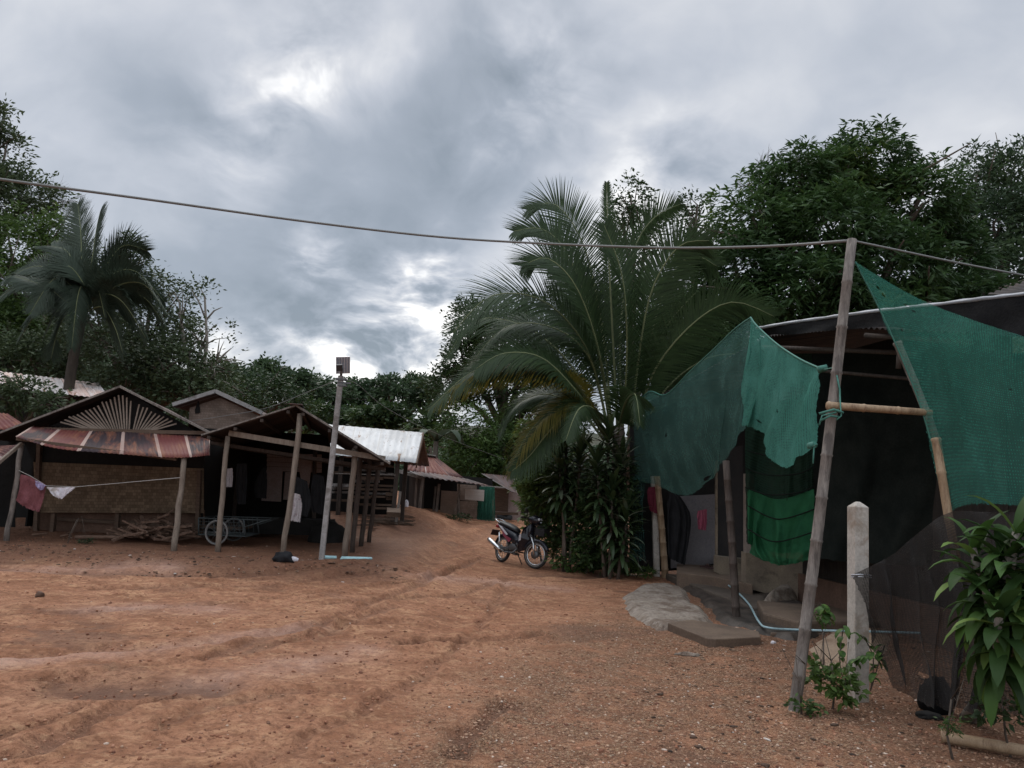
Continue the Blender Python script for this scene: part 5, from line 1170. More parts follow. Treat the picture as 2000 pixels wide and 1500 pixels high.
# ------------------------------------------------------------------ motorcycle (local frame: x forward, y left, z up)
def motorcycle():
    fwc = G(1043, 1112); hd = math.atan2(-.83, .56); dirv = Vector((math.cos(hd), math.sin(hd), 0)); wb_ = 1.2
    org = Vector((fwc.x, fwc.y, 0))-dirv*wb_; org.z = gz(org.x, org.y)+.0
    t = empty('motorcycle', org, 'black step-through motorcycle with a front basket parked at the side of the dirt road', 'motorcycle', None, (R(-6)*1, 0, hd))
    blackp = plain('bike_paint', (.014, .014, .02), .25); rub = plain('bike_rubber', (.025, .023, .022), .85); chrome = plain('chrome', (.62, .62, .62), .22, .9)
    grey = plain('engine', (.13, .13, .13), .5, .5); whitep = plain('sticker', (.60, .58, .60), .4); pink = plain('red_sticker', (.26, .05, .08), .4); lens = plain('lens', (.75, .78, .8), .12)
    seatm = plain('seat_vinyl', (.02, .02, .022), .55); dust = plain('dusty_rubber', (.28, .245, .21), .9)
    def B(mb, nm, mt, par=t, sm=True, bev=0):
        o = mb.build(nm, mt, par, sm, True, bev); return o
    def wheel(c, st, nm):
        ax = Vector((-math.sin(st), math.cos(st), 0)); o = B(ring(MB(), c, ax, .245, .036, 40, 10), nm, rub)
        B(ring(MB(), c, ax, .205, .014, 36, 8), 'rim', chrome, o)
        B(ring(ring(MB(), c+ax*.022, ax, .232, .012, 36, 6), c-ax*.022, ax, .232, .012, 36, 6), 'sidewall', dust, o)
        s = MB(); u = Vector((math.cos(st), math.sin(st), 0))
        for k in range(18):
            a = k*math.pi/9; s.tube([c+ax*(.03 if k % 2 else -.03), c+u*.2*math.cos(a)+Z*.2*math.sin(a)], .0035, 4)
        B(s, 'spokes', chrome, o)
        B(MB().tube([c-ax*.05, c+ax*.05], .052, 14).tube([c-ax*.058, c-ax*.050], .085, 18), 'hub', grey, o)
        return o
    st = R(22); fc = Vector((wb_, 0, .28)); rc = Vector((0, 0, .28))
    wheel(fc, st, 'front_wheel'); wheel(rc, 0, 'rear_wheel')
    u = Vector((math.cos(st), math.sin(st), 0)); ax = Vector((-math.sin(st), math.cos(st), 0))
    head = Vector((.98, 0, .78))
    for s in (-1, 1):
        B(MB().tube([fc+ax*.075*s, fc+ax*.075*s+Vector((-.07, 0, .22)), head+ax*.06*s-Z*.12], [.022, .026, .024], 10), 'fork_leg', chrome)
    def arcfender(c, ax_, u_, r, a0, a1, w_, n=14):
        mb = MB(); vs = []
        for i in range(n+1):
            a = lerp(a0, a1, i/n); rd = u_*math.cos(a)+Z*math.sin(a)
            for q, rr_ in ((-1, r-.03), (-.55, r+.012), (0, r+.024), (.55, r+.012), (1, r-.03)): vs.append(c+rd*rr_+ax_*w_*q)
        mb.add(vs, [(i*5+j, i*5+j+1, (i+1)*5+j+1, (i+1)*5+j) for i in range(n) for j in range(4)]); return mb
    o = B(arcfender(fc, ax, u, .295, R(20), R(165), .055), 'front_fender', blackp); o.modifiers.new('s', 'SOLIDIFY').thickness = .006
    o = B(arcfender(rc, Vector((0, 1, 0)), Vector((1, 0, 0)), .31, R(60), R(185), .06), 'rear_fender', blackp); o.modifiers.new('s', 'SOLIDIFY').thickness = .006
    def loft(secs, n=12):
        """secs: (x, z, halfwidth, halfheight, tilt)"""
        mb = MB(); vs = []
        for (x, z, w_, hh, ti) in secs:
            for k in range(n):
                a = 2*math.pi*k/n; ca, sa = math.cos(a), math.sin(a); ca = math.copysign(abs(ca)**.75, ca); sa = math.copysign(abs(sa)**.75, sa)
                vs.append(Vector((x-math.sin(ti)*hh*sa, w_*ca, z+math.cos(ti)*hh*sa)))
        m_ = len(secs); f = [(i*n+k, i*n+(k+1) % n, (i+1)*n+(k+1) % n, (i+1)*n+k) for i in range(m_-1) for k in range(n)]
        f += [tuple(range(n-1, -1, -1)), tuple((m_-1)*n+k for k in range(n))]
        return mb.add(vs, f)
    # body: tail to centre
    B(loft([(-.28, .80, .035, .03, 0), (-.15, .76, .085, .06, 0), (.05, .68, .11, .10, 0), (.25, .60, .12, .13, 0), (.45, .54, .11, .13, 0), (.60, .50, .08, .10, 0)]), 'body', blackp)
    B(loft([(-.30, .845, .05, .02, 0), (-.18, .835, .11, .035, 0), (.05, .80, .13, .045, 0), (.25, .765, .12, .045, 0), (.42, .72, .09, .04, 0), (.50, .69, .05, .03, 0)]), 'seat', seatm)
    # leg shield and down tube
    B(loft([(.52, .46, .09, .10, .2), (.66, .42, .11, .12, .3), (.78, .50, .14, .16, .5)]), 'engine_cover', blackp)
    mb = MB(); 
    for s in (-1, 1):
        pts = [Vector((.90, s*.05, .86)), Vector((.88, s*.17, .78)), Vector((.84, s*.20, .58)), Vector((.78, s*.17, .38)), Vector((.74, s*.12, .28)), Vector((.86, s*.05, .34)), Vector((.95, s*.04, .55)), Vector((.97, s*.03, .75))]
        mb.add(pts, [(0, 1, 2, 6, 7) if s > 0 else (7, 6, 2, 1, 0), (2, 3, 4, 5, 6) if s > 0 else (6, 5, 4, 3, 2)])
    o = B(mb, 'leg_shield', blackp, sm=False); o.modifiers.new('s', 'SOLIDIFY').thickness = .02
    B(loft([(.90, .60, .07, .10, .3), (.95, .72, .09, .10, .3), (.98, .84, .07, .06, .3)]), 'front_cowl', blackp)
    B(MB().quad((.90, -.215, .66), (.83, -.215, .62), (.81, -.195, .50), (.88, -.20, .53), .006), 'sticker', whitep, sm=False)
    for s in (-1, 1):
        B(MB().add([Vector((-.20, s*.088, .79)), Vector((.02, s*.122, .745)), Vector((.30, s*.130, .60)), Vector((.24, s*.134, .585)), Vector((-.02, s*.122, .71))], [(0, 1, 2, 3, 4) if s < 0 else (4, 3, 2, 1, 0)]), 'side_stripe', whitep, sm=False)
        B(MB().add([Vector((.02, s*.121, .69)), Vector((.24, s*.137, .575)), Vector((.44, s*.128, .52)), Vector((.36, s*.126, .44)), Vector((.12, s*.13, .56))], [(0, 1, 2, 3, 4) if s < 0 else (4, 3, 2, 1, 0)]), 'side_stripe', pink, sm=False)
    # handlebar unit, headlight
    hb = head+Vector((.0, 0, .18))
    B(MB().add([], []).tube([hb-u*.10+Z*.0, hb+u*.02+Z*.01, hb+u*.12-Z*.01, hb+u*.17-Z*.05], [.06, .10, .085, .03], 14), 'headlight_cowl', blackp)
    for s in (-1, 1): B(MB().tube([hb+u*.13+ax*.038*s+Z*.035, hb+u*.165+ax*.034*s+Z*.01], [.034, .026], 10), 'headlight', lens)
    B(MB().tube([hb+u*.165-Z*.03, hb+u*.172-Z*.045], [.035, .02], 10), 'indicator', lens)
    for s in (-1, 1):
        B(MB().tube([hb-u*.02, hb+ax*.18*s-u*.05+Z*.03, hb+ax*.24*s-u*.07+Z*.03], .012, 8), 'handlebar', grey)
        B(MB().tube([hb+ax*.22*s-u*.065+Z*.03, hb+ax*.34*s-u*.10+Z*.025], .019, 8), 'grip', rub)
        m_ = B(MB().tube([hb+ax*.21*s-u*.05+Z*.03, hb+ax*.27*s+Z*.14-u*.02], .006, 6), 'mirror', rub)
        B(MB().frame(hb+ax*.29*s+Z*.165-u*.02, (ax+Z*.5*s).normalized(), u, (Z-ax*.5*s).normalized(), .055, .01, .032), 'mirror_glass', rub, m_, False, .008)
    # basket
    mb = MB(); bc = head+u*.24-Z*.02; wz = .12
    def bpt(a, b, z_): return bc+u*(a*.12)+ax*(b*wz*(1+.12*z_/.2))+Z*(z_-.1)
    for z_ in (0, .05, .10, .15, .2): mb.tube([bpt(-1, -1, z_), bpt(1, -1, z_), bpt(1, 1, z_), bpt(-1, 1, z_), bpt(-1, -1, z_)], .004 if z_ < .2 else .007, 5)
    for k in range(9):
        f = -1+k/4
        for (a, b) in ((f, -1), (f, 1), (-1, f), (1, f)): mb.tube([bpt(a, b, 0), bpt(a, b, .2)], .003, 4)
    for k in range(7): mb.tube([bpt(-1+k/3, -1, 0), bpt(-1+k/3, 1, 0)], .003, 4)
    B(mb, 'basket', rub)
    lin = MB(); lin.add([bpt(-.9, -.9, .01), bpt(.9, -.9, .01), bpt(.9, .9, .01), bpt(-.9, .9, .01), bpt(-.9, -.9, .16), bpt(.9, -.9, .16), bpt(.9, .9, .16), bpt(-.9, .9, .16)], [(0, 1, 2, 3), (0, 1, 5, 4), (1, 2, 6, 5), (2, 3, 7, 6), (3, 0, 4, 7)])
    B(lin, 'basket_liner', plain('liner', (.03, .03, .032), .7), sm=False)
    # engine, exhaust, rack, plate, stands, swingarm
    B(loft([(.30, .34, .07, .08, 0), (.42, .36, .10, .10, 0), (.56, .36, .08, .08, 0), (.68, .36, .05, .05, 0)]), 'engine', grey)
    B(MB().tube([(.62, -.06, .34), (.55, -.13, .24), (.30, -.15, .23), (.12, -.15, .27)], .018, 8), 'exhaust_pipe', grey)
    B(MB().tube([(.12, -.155, .27), (.05, -.16, .29), (-.30, -.17, .42), (-.36, -.17, .445)], [.028, .046, .052, .036], 14), 'muffler', chrome)
    for s in (-1, 1):
        B(MB().beam((.32, s*.07, .34), (0, s*.07, .28), .025, .05), 'swingarm', grey, sm=False)
        B(MB().tube([(-.0, s*.10, .30), (-.06, s*.11, .62)], .022, 10), 'shock', chrome)
        B(MB().tube([(.42, s*.10, .27), (.42, s*.26, .26)], .014, 8), 'footpeg', rub)
    B(MB().tube([(-.10, -.11, .82), (-.32, -.10, .89), (-.36, 0, .895), (-.32, .10, .89), (-.10, .11, .82)], .013, 8), 'grab_rail', chrome)
    B(MB().tube([(-.33, 0, .73), (-.30, 0, .78)], [.05, .03], 10), 'tail_light', plain('tail', (.35, .02, .02), .3))
    B(MB().quad((-.36, -.10, .66), (-.36, .10, .66), (-.42, .10, .54), (-.42, -.10, .54), .008), 'number_plate', plain('plate', (.03, .02, .02), .6), sm=False)
    B(MB().tube([(.36, .10, .28), (.40, .26, .02)], .012, 8), 'side_stand', grey)
    B(MB().beam((.34, 0, .24), (.54, 0, .22), .12, .04), 'underside', grey, sm=False)
    return t
motorcycle()

# ------------------------------------------------------------------ palms
def palm(name, label, trunk_px, fronds, mats, seed, tr=.16, dY=0, bk='bark'):
    a = P(*trunk_px[0]); a.z = top(a.x, a.y)-.15
    t = empty(name, a, label, 'palm tree')
    tp = [a]+[P(*q) for q in trunk_px[1:]]
    c = [Vector(q) for q in catmull(tp, 26)]
    MB().tube(c, [tr*(1.25-.45*i/25)*(1+.06*(i % 2)) for i in range(26)], 10, .06).build('trunk', MT[bk], t, True)
    for i, f in enumerate(fronds):
        pts, Lm, tw, dr, mk_ = f[:5]
        frond([P(q[0], q[1], q[2]+dY) for q in pts], Lm*(1+dY*.09), 125, tw, dr, MT[mk_], MT['rachis'], t, seed+i, W=.05 if len(f) < 6 else f[5], vbase=.3 if len(f) < 7 else f[6])
    return t
rr = random.Random(4)
F = [
 ([(1206, 840, 14), (1196, 640, 14), (1188, 480, 14.1), (1185, 356, 14.2)], .30, .3, .02, 'palm'),
 ([(1195, 850, 14), (1178, 650, 14.4), (1140, 480, 14.6), (1085, 400, 14.7), (1030, 410, 14.8)], .80, 1.1, .12, 'palm'),
 ([(1192, 840, 14), (1160, 640, 13.6), (1110, 500, 13.4), (1060, 448, 13.3), (1003, 452, 13.2)], .75, 1.1, .14, 'palm'),
 ([(1190, 850, 14), (1150, 690, 13.3), (1065, 590, 12.9), (960, 578, 12.7), (885, 650, 12.6)], .95, .9, .2, 'palm'),
 ([(1185, 855, 14), (1120, 720, 14.6), (1030, 640, 15), (930, 625, 15.2), (872, 700, 15.3)], .85, .8, .25, 'palm'),
 ([(1180, 850, 14), (1110, 745, 13.3), (1010, 712, 12.9), (920, 728, 12.7), (838, 800, 12.6)], .75, .6, .35, 'palm'),
 ([(1178, 845, 14), (1120, 745, 13.5), (1020, 720, 13.0), (925, 740, 12.9), (850, 790, 12.9)], .70, -.2, .5, 'palmy'),
 ([(1180, 850, 14), (1140, 775, 13.4), (1080, 800, 13.1), (1030, 850, 13.0), (992, 925, 13.0)], .62, .5, .35, 'palmy'),
 ([(1180, 850, 14), (1130, 790, 13.2), (1075, 840, 12.9), (1035, 890, 12.8), (1000, 920, 12.8)], .55, .9, .3, 'palm'),
 ([(1232, 850, 14), (1246, 710, 13.6), (1272, 570, 13.3), (1325, 482, 13.1), (1385, 470, 13.0)], .80, 1.25, .10, 'palm'),
 ([(1215, 840, 14), (1212, 640, 14.8), (1238, 490, 15.2), (1278, 425, 15.4), (1330, 398, 15.6)], .62, 1.1, .10, 'palm'),
 ([(1240, 850, 14), (1275, 730, 13.4), (1350, 635, 13.0), (1430, 590, 12.8), (1512, 618, 12.7)], .66, 1.1, .14, 'palm'),
 ([(1245, 860, 14), (1300, 760, 14.2), (1380, 700, 14.4), (1460, 690, 14.6)], .7, .9, .2, 'palm'),
 ([(1215, 850, 14), (1225, 680, 13.3), (1215, 540, 13.0), (1180, 440, 12.9)], .80, 1.35, .06, 'palm'),
 ([(1200, 850, 14), (1168, 680, 13.2), (1125, 560, 12.8), (1070, 505, 12.7), (1020, 520, 12.6)], .8, 1.2, .12, 'palm'),
 ([(1190, 855, 14), (1130, 770, 13.0), (1060, 700, 12.6), (985, 690, 12.4), (930, 720, 12.3)], .75, .8, .25, 'palm'),
 ([(1225, 850, 14), (1260, 740, 14.9), (1300, 640, 15.3), (1360, 570, 15.6)], .8, 1.0, .12, 'palm'),
 ([(1210, 850, 14), (1190, 700, 15), (1150, 600, 15.4), (1090, 540, 15.8)], .8, 1.0, .15, 'palm'),
 ([(1205, 855, 14), (1220, 790, 13.0), (1240, 770, 12.0), (1250, 830, 11.6)], .5, .5, .4, 'palm'),
 ([(1190, 845, 14), (1150, 700, 13.8), (1080, 640, 13.9), (985, 640, 14), (905, 730, 14.1)], .85, .7, .3, 'palm'),
 ([(1235, 850, 14), (1262, 700, 14.2), (1300, 560, 14.4), (1350, 500, 14.5), (1400, 520, 14.6)], .8, 1.2, .12, 'palm'),
 ([(1180, 860, 14), (1130, 800, 14.6), (1070, 770, 15), (1010, 790, 15.2), (975, 850, 15.3)], .75, .6, .35, 'palm'),
 ([(1235, 860, 14), (1265, 790, 14.3), (1320, 740, 14.8), (1390, 740, 15.2)], .8, .9, .25, 'palm'),
 ([(1200, 855, 14), (1160, 800, 13.0), (1130, 800, 12.3), (1105, 860, 12.0)], .5, .5, .4, 'palm'),
]
palm('coconut_palm', 'large young coconut palm arching over the road beside the green net', [(1212, 1060, 16.6), (1210, 950, 16.6), (1208, 835, 16.6)], F, None, 50, .15, 2.6)
F2 = []
for (pts, dr) in [([(165, 605), (130, 590), (90, 560), (30, 540)], .35), ([(168, 605), (225, 560), (280, 555), (325, 610)], .4), ([(165, 605), (145, 570), (125, 580), (90, 650)], .4), ([(168, 605), (200, 575), (240, 590), (285, 660)], .4), ([(166, 605), (160, 560), (150, 590), (140, 680)], .4), ([(165, 600), (160, 520), (158, 455), (152, 398)], .05), ([(165, 600), (150, 530), (130, 490), (100, 480)], .1), ([(168, 600), (180, 510), (188, 450), (196, 412)], .08),
                  ([(168, 600), (200, 530), (240, 480), (288, 490)], .15), ([(168, 605), (215, 540), (265, 530), (322, 590)], .3), ([(168, 605), (220, 570), (280, 580), (318, 630)], .35), ([(165, 605), (120, 540), (70, 520), (10, 545)], .3),
                  ([(165, 605), (110, 560), (60, 545), (0, 580)], .3), ([(165, 610), (120, 590), (80, 600), (40, 660)], .35), ([(165, 610), (140, 600), (115, 640), (100, 700)], .3), ([(168, 610), (200, 600), (225, 640), (240, 690)], .35),
                  ([(165, 605), (140, 560), (105, 545), (60, 610)], .3), ([(168, 605), (205, 560), (235, 570), (262, 640)], .3), ([(168, 600), (190, 540), (220, 500), (250, 505)], .2), ([(166, 600), (165, 560), (135, 520), (110, 540)], .2), ([(168, 605), (175, 560), (190, 560), (205, 620)], .3)]:
    yy = 23.5+rr.uniform(-1.3, 1.3); F2.append(([(x, y, lerp(23.5, yy, i/3)) for i, (x, y) in enumerate(pts)], .95, rr.uniform(.5, 1.2), dr, 'palmdist', .06, rr.uniform(.3, .6)))
palm('coconut_palm', 'tall coconut palm standing behind the fan gable hut at left', [(128, 800, 23.5), (140, 720, 23.5), (155, 650, 23.5), (166, 598, 23.5)], F2, None, 90, .13, 0, 'barkdark')

# ------------------------------------------------------------------ trees
def W(px, Y): 
    return (P(px, 900, Y).x, Y)
MG, DK, MD, GR, FA = MT['mango'], MT['dark'], MT['mid'], MT['grey'], MT['far']
tree('mango_tree', 'huge rounded mango tree rising above the right house roof', [(1470, 430, 20, 85, 75), (1560, 360, 20.5, 95, 70), (1700, 325, 21, 100, 75), (1790, 400, 20.5, 95, 85), (1620, 450, 19.5, 130, 95), (1440, 540, 19.5, 90, 90), (1740, 520, 19.5, 120, 90), (1590, 570, 19, 150, 80), (1860, 500, 21, 75, 90), (1700, 620, 19, 140, 70), (1870, 600, 20, 110, 70), (1380, 600, 20, 70, 90), (1640, 340, 20.5, 70, 60)], W(1640, 21), MG, dens=24, per=12, Lf=.24, Wf=.058, spread=.26, droop=.35, seed=3, gap=.36, trunk_r=.3, gscale=.5)
tree('tree', 'hazy tall tree on the slope at the upper right edge', [(1905, 350, 32, 55, 60), (1975, 345, 32, 55, 75), (1940, 440, 31, 85, 80), (2040, 420, 31, 80, 110), (1960, 530, 30, 95, 80), (1880, 430, 32, 40, 60)], W(1960, 33), FA, dens=14.0, per=11, Lf=0.218, Wf=0.079, spread=.42, droop=.1, seed=5, gap=.44, trunk_r=.25)
tree('tree', 'thin leafy tree top poking up behind the coconut palm', [(1232, 385, 34, 40, 34), (1215, 420, 34, 34, 34), (1262, 440, 34, 46, 50), (1235, 500, 34, 60, 60)], W(1235, 34), DK, dens=7.9, per=9, Lf=0.184, Wf=0.092, spread=.42, droop=.1, seed=6, gap=.48, trunk_r=.2)
tree('tree', 'small sparse tree top between the palm and the mango tree', [(1362, 400, 33, 30, 28), (1345, 440, 33, 36, 34), (1365, 490, 33, 50, 50)], W(1355, 33), DK, dens=8.8, per=9, Lf=0.184, Wf=0.092, spread=.42, droop=.1, seed=7, gap=.46, trunk_r=.2)
tree('tree', 'dark tree mass behind the left fronds of the coconut palm', [(915, 640, 33, 50, 55), (905, 705, 33, 45, 50), (965, 660, 33, 60, 70), (1020, 660, 33, 80, 90), (990, 750, 33, 110, 60), (1090, 700, 33, 90, 100), (1130, 600, 34, 70, 90), (880, 760, 33, 60, 45), (1100, 820, 33, 80, 60)], W(1000, 34), DK, dens=15, per=10, Lf=0.190, Wf=0.079, spread=.4, droop=.15, seed=8, gap=.42, trunk_r=.28)
tree('tree', 'bushy green tree behind the red tin roof at the end of the road', [(930, 840, 31, 75, 50), (880, 880, 31, 60, 45), (985, 880, 31, 65, 55), (930, 905, 30.5, 80, 40), (1030, 830, 32, 60, 60), (1000, 930, 30.5, 60, 30)], W(940, 32), MD, dens=17.5, per=10, Lf=0.190, Wf=0.059, spread=.38, droop=.3, seed=9, gap=.38, trunk_r=.2)
tree('tree', 'green tree filling the gap right of the coconut palm', [(1330, 640, 19, 80, 80), (1290, 740, 18.5, 100, 80), (1380, 700, 18.5, 110, 90), (1450, 640, 18.5, 70, 60), (1250, 600, 20, 70, 80)], W(1340, 19), MG, dens=34, per=11, Lf=0.177, Wf=0.040, spread=.28, droop=.35, seed=10, gap=.36, trunk_r=.2)
# left
tree('tree', 'tree with ragged top cut by the upper left edge', [(-20, 240, 36, 50, 50), (10, 300, 36, 50, 60), (-20, 380, 35, 90, 80), (55, 395, 36, 65, 60)], W(-40, 38), GR, dens=12.2, per=10, Lf=0.218, Wf=0.092, spread=.5, droop=.1, seed=11, gap=.44, trunk_r=.25)
tree('tree', 'bright green leafy tree on the slope left of the far palm', [(20, 480, 33, 110, 70), (-10, 560, 32, 90, 80), (70, 590, 31, 80, 70), (10, 650, 31, 100, 60), (110, 500, 34, 45, 60), (150, 560, 33, 50, 70), (95, 450, 34, 40, 40)], W(10, 34), MD, dens=14.0, per=10, Lf=0.204, Wf=0.079, spread=.45, droop=.2, seed=12, gap=.40, trunk_r=.25)
tree('tree', 'dark tree below the far palm above the pink roof', [(60, 700, 29, 90, 50), (-30, 690, 29, 80, 60), (130, 680, 29.5, 80, 60), (150, 740, 30, 70, 35)], W(60, 30), GR, dens=14.0, per=10, Lf=0.177, Wf=0.073, spread=.4, droop=.2, seed=13, gap=.42, trunk_r=.2)
tree('tree', 'grey green tree right of the palm trunk behind the fan gable', [(230, 690, 26, 90, 70), (280, 640, 27, 70, 60), (320, 720, 25, 90, 60), (230, 760, 25, 90, 50), (370, 770, 25, 80, 50), (300, 560, 28, 45, 55), (230, 560, 28, 60, 70), (255, 500, 28.5, 35, 40), (170, 620, 28, 70, 70), (340, 650, 27, 55, 60), (350, 720, 26, 80, 60), (410, 735, 27, 60, 45)], W(270, 26.5), GR, dens=14.0, per=10, Lf=0.156, Wf=0.066, spread=.38, droop=.2, seed=14, gap=.34, trunk_r=.2)
tree('tree', 'open twiggy tree with loose leaves against the sky', [(350, 590, 26, 42, 45), (400, 580, 26, 40, 40), (405, 650, 26, 50, 45), (440, 690, 26, 35, 28), (370, 690, 25.5, 60, 50), (420, 730, 25.5, 50, 35)], W(380, 26), GR, dens=7.0, per=8, Lf=0.136, Wf=0.066, spread=.40, droop=.1, seed=15, gap=.5, trunk_r=.15, bark='barkpale')
tree('tree', 'leafy shrub tree directly behind the woven gable house', [(450, 765, 30, 70, 45), (520, 770, 32, 70, 45), (400, 790, 29, 60, 35), (560, 790, 32, 60, 35)], W(480, 32), DK, dens=14.0, per=10, Lf=0.177, Wf=0.073, spread=.4, droop=.2, seed=16, gap=.4, trunk_r=.2)
# bare twigs
def bare(name, label, base_px, Y, px, py, s, seed, n=4):
    r = random.Random(seed); x, y = W(base_px, Y); t = empty(name, (x, y, top(x, y)-.1), label, 'tree'); mb = MB(); root = P(px, py+120, Y)
    mb.tube([Vector((x, y, top(x, y)-.1)), root], [.14, .07], 7)
    def grow(p, d, l, rad, k):
        q = p+d*l; mb.tube([p, p.lerp(q, .5)+Vector((r.gauss(0, .03), 0, r.gauss(0, .03)))*l, q], [rad, rad*.8, rad*.6], 5)
        if k: 
            for _ in range(3): grow(p.lerp(q, r.uniform(.5, 1)), (d+Vector((r.gauss(0, .55), r.gauss(0, .4), r.gauss(.1, .3)))).normalized(), l*r.uniform(.5, .8), rad*.55, k-1)
    for _ in range(n): grow(root, Vector((r.gauss(0, .35), r.gauss(0, .2), 1)).normalized(), s, .035, 4)
    mb.build('branches', MT['twig'], t, True)
bare('bare_tree', 'leafless grey twigs standing above the left shoulder of the mango tree', 1505, 24, 1500, 300, .9, 2)
bare('bare_tree', 'pale leafless twigs behind the ragged tree top at upper left', 85, 38, 85, 340, 1.5, 3)
# far tree line
far = [(470, 760, 50, 60, 45, 'far tree at the left start of the tree line'), (522, 748, 55, 50, 40, 'round topped far tree above the shed roof'), (570, 775, 52, 50, 35, 'low far tree just left of the lamp pole top'), (615, 770, 58, 50, 38, 'far tree behind the head of the lamp pole'),
       (660, 785, 62, 45, 32, 'low pale far tree right behind the lamp pole'), (705, 790, 66, 45, 34, 'smallest far tree at the dip of the skyline'), (738, 772, 64, 32, 30, 'far tree on the right slope of the skyline dip'), (768, 766, 62, 26, 32, 'slender far tree with a raised crown against the bright cloud'),
       (800, 780, 60, 38, 34, 'far tree between the slender one and the dark hill edge'), (842, 775, 50, 42, 42, 'far tree tucked left of the palm fronds'), (600, 820, 46, 70, 40, 'dark lower far tree behind the shed roof ridge'), (740, 828, 48, 70, 36, 'dark lower far tree above the white roof'),
       (830, 830, 44, 50, 40, 'dark tree above the right corner of the white roof'), (520, 810, 44, 60, 40, 'dark lower tree behind the woven gable roof'), (670, 835, 50, 60, 34, 'dark lower far tree left of the white roof ridge')]
for i, (px, py, Y, rx, ry, lb) in enumerate(far):
    sub = random.Random(i+40); py = py-(8 if i < 10 else 0)-6*(i % 3); bl = [(px, py, Y, rx*.8, ry*.8)]+[(px+sub.uniform(-.6, .6)*rx, py+sub.uniform(-.35, .5)*ry, Y+sub.uniform(-1, 1), rx*.5, ry*.5) for _ in range(4)]
    tree('tree', lb, bl, W(px, Y), FA if i < 10 else DK, dens=7, per=10, Lf=.32, Wf=.15, spread=.5, droop=.15, seed=60+i, gap=.4, trunk_r=.2, group='trees of the far tree line', limbs=(i < 10), gscale=.9)
# undergrowth on hills
def under(n, seed):
    r = np.random.default_rng(seed); out_ = []
    x = r.uniform(-70, 60, n*6); y = 19+91*r.random(n*6)**1.5; hh = hill(x, y); ang = np.abs(x/y) < .85
    k = (hh > .15) & ang; x, y = x[k][:n], y[k][:n]; hh = hill(x, y)
    z = gbase(x, y)+hh+r.uniform(0, 1, len(x))**1.5*(1.4+2.2*vnoise(x*.25, y*.25, 4))*(1-.65*sstep(38, 50, y)); return np.stack([x, y, z], 1)
c = under(85000, 3)
o = leafmesh('undergrowth', c, .15+.6*vnoise(c[:, 0]*.4, c[:, 1]*.4, 7), 9, .17, .075, .38, .1, MT['far'], None, 4, sz=.6+c[:, 1]/55); tag(o, 'dense green undergrowth covering the slopes behind the village', 'undergrowth', kind='stuff')

# shrubs beside the road
def bush(label, blobs, base_, mat, seed, Lf=.11, Wf=.05, dens=48, name='shrub', cat='shrub', gap=.36, spread=.14, droop=.2):
    return tree(name, label, blobs, base_, mat, dens, 9, Lf, Wf, spread, droop, seed, gap, .008 if name == 'weed' else .022, cat, None, 'bark', 'foliage', .25)
bush('light green shrub left of the strap leaved plants', [(1052, 895, 17.0, 42, 55), (1060, 950, 17.0, 50, 55), (1035, 840, 18.8, 26, 30), (1070, 900, 17.4, 50, 60), (1062, 985, 17.4, 45, 50), (1048, 940, 17.4, 34, 40)], W(1070, 17.6), MT['light'], 21, .13, .05)
bush('dark green shrub on the road bank behind the motorcycle', [(1140, 950, 16.4, 50, 60), (1100, 975, 16.8, 60, 45), (1115, 1040, 16.6, 50, 45), (1085, 1020, 17.4, 35, 40), (1140, 1070, 16.2, 50, 35)], W(1115, 16.9), DK, 22, .10, .05)
bush('dark shrub at the foot of the green net strip', [(1190, 1000, 15.9, 55, 60), (1180, 1070, 15.7, 60, 40), (1215, 940, 16, 30, 50), (1150, 1010, 16, 45, 60)], W(1190, 15.9), DK, 23, .11, .05)
bush('low weeds on the road verge just right of the motorcycle', [(1125, 1098, 15.9, 40, 14), (1170, 1102, 15.7, 35, 14)], W(1150, 15.9), MD, 24, .07, .035, 90)
bush('grassy clump hugging the bank between bike and shrubs', [(1095, 1070, 17.2, 34, 16), (1078, 1052, 17.8, 26, 14)], W(1088, 17.4), MT['mid'], 25, .08, .03, 90)
lump('sack', G(1160, 1112)+Vector((0, .15, 0)), .28, .22, .42, blk, 'dark sack standing among the shrubs right of the motorcycle', 'sack', 14, .2)
lump('sack', G(1210, 1108)+Vector((0, .15, 0)), .22, .22, .30, MT['black'], 'dark bundle at the foot of the green net strip', 'sack', 15, .2)
def gpz(px, Y): p = P(px, 900, Y); return Vector((p.x, p.y, gz(p.x, p.y)-.05))
rosette_plant('dracaena', 'tall strap leaved plant with grey drooping leaves behind the motorcycle', [(gpz(1110, 16), P(1108, 840, 16)), (gpz(1115, 16), P(1090, 890, 15.9)), (gpz(1120, 16), P(1135, 880, 15.8))], 80, .50, .095, .5, MT['drac'], 31, 'plant', col_h=.95)
rosette_plant('dracaena', 'tall dark strap leaved plant beside the green net', [(gpz(1190, 15.4), P(1190, 842, 15.4)), (gpz(1200, 15.4), P(1215, 890, 15.5)), (gpz(1190, 15.3), P(1165, 895, 15.3)), (gpz(1200, 15.2), P(1195, 950, 15.2)), (gpz(1215, 15.2), P(1225, 990, 15.2))], 80, .50, .085, .5, MT['drac'], 32, 'plant', col_h=1.0)
tree('tree', 'low leafy tree in front of the faded pink roof at the left edge', [(60, 765, 20, 60, 30), (0, 780, 20, 50, 34), (100, 790, 19.5, 40, 22), (20, 740, 21, 40, 24)], W(50, 20.5), GR, dens=28.0, per=10, Lf=0.136, Wf=0.059, spread=.3, droop=.2, seed=17, gap=.4, trunk_r=.1)
bush('grassy weeds at the foot of the two short posts under the green net', [(1232, 1110, 15.6, 26, 10), (1262, 1116, 15.4, 20, 8)], W(1245, 15.6), MD, 46, .08, .02, 120, 'weed', 'weed', .2, .06)
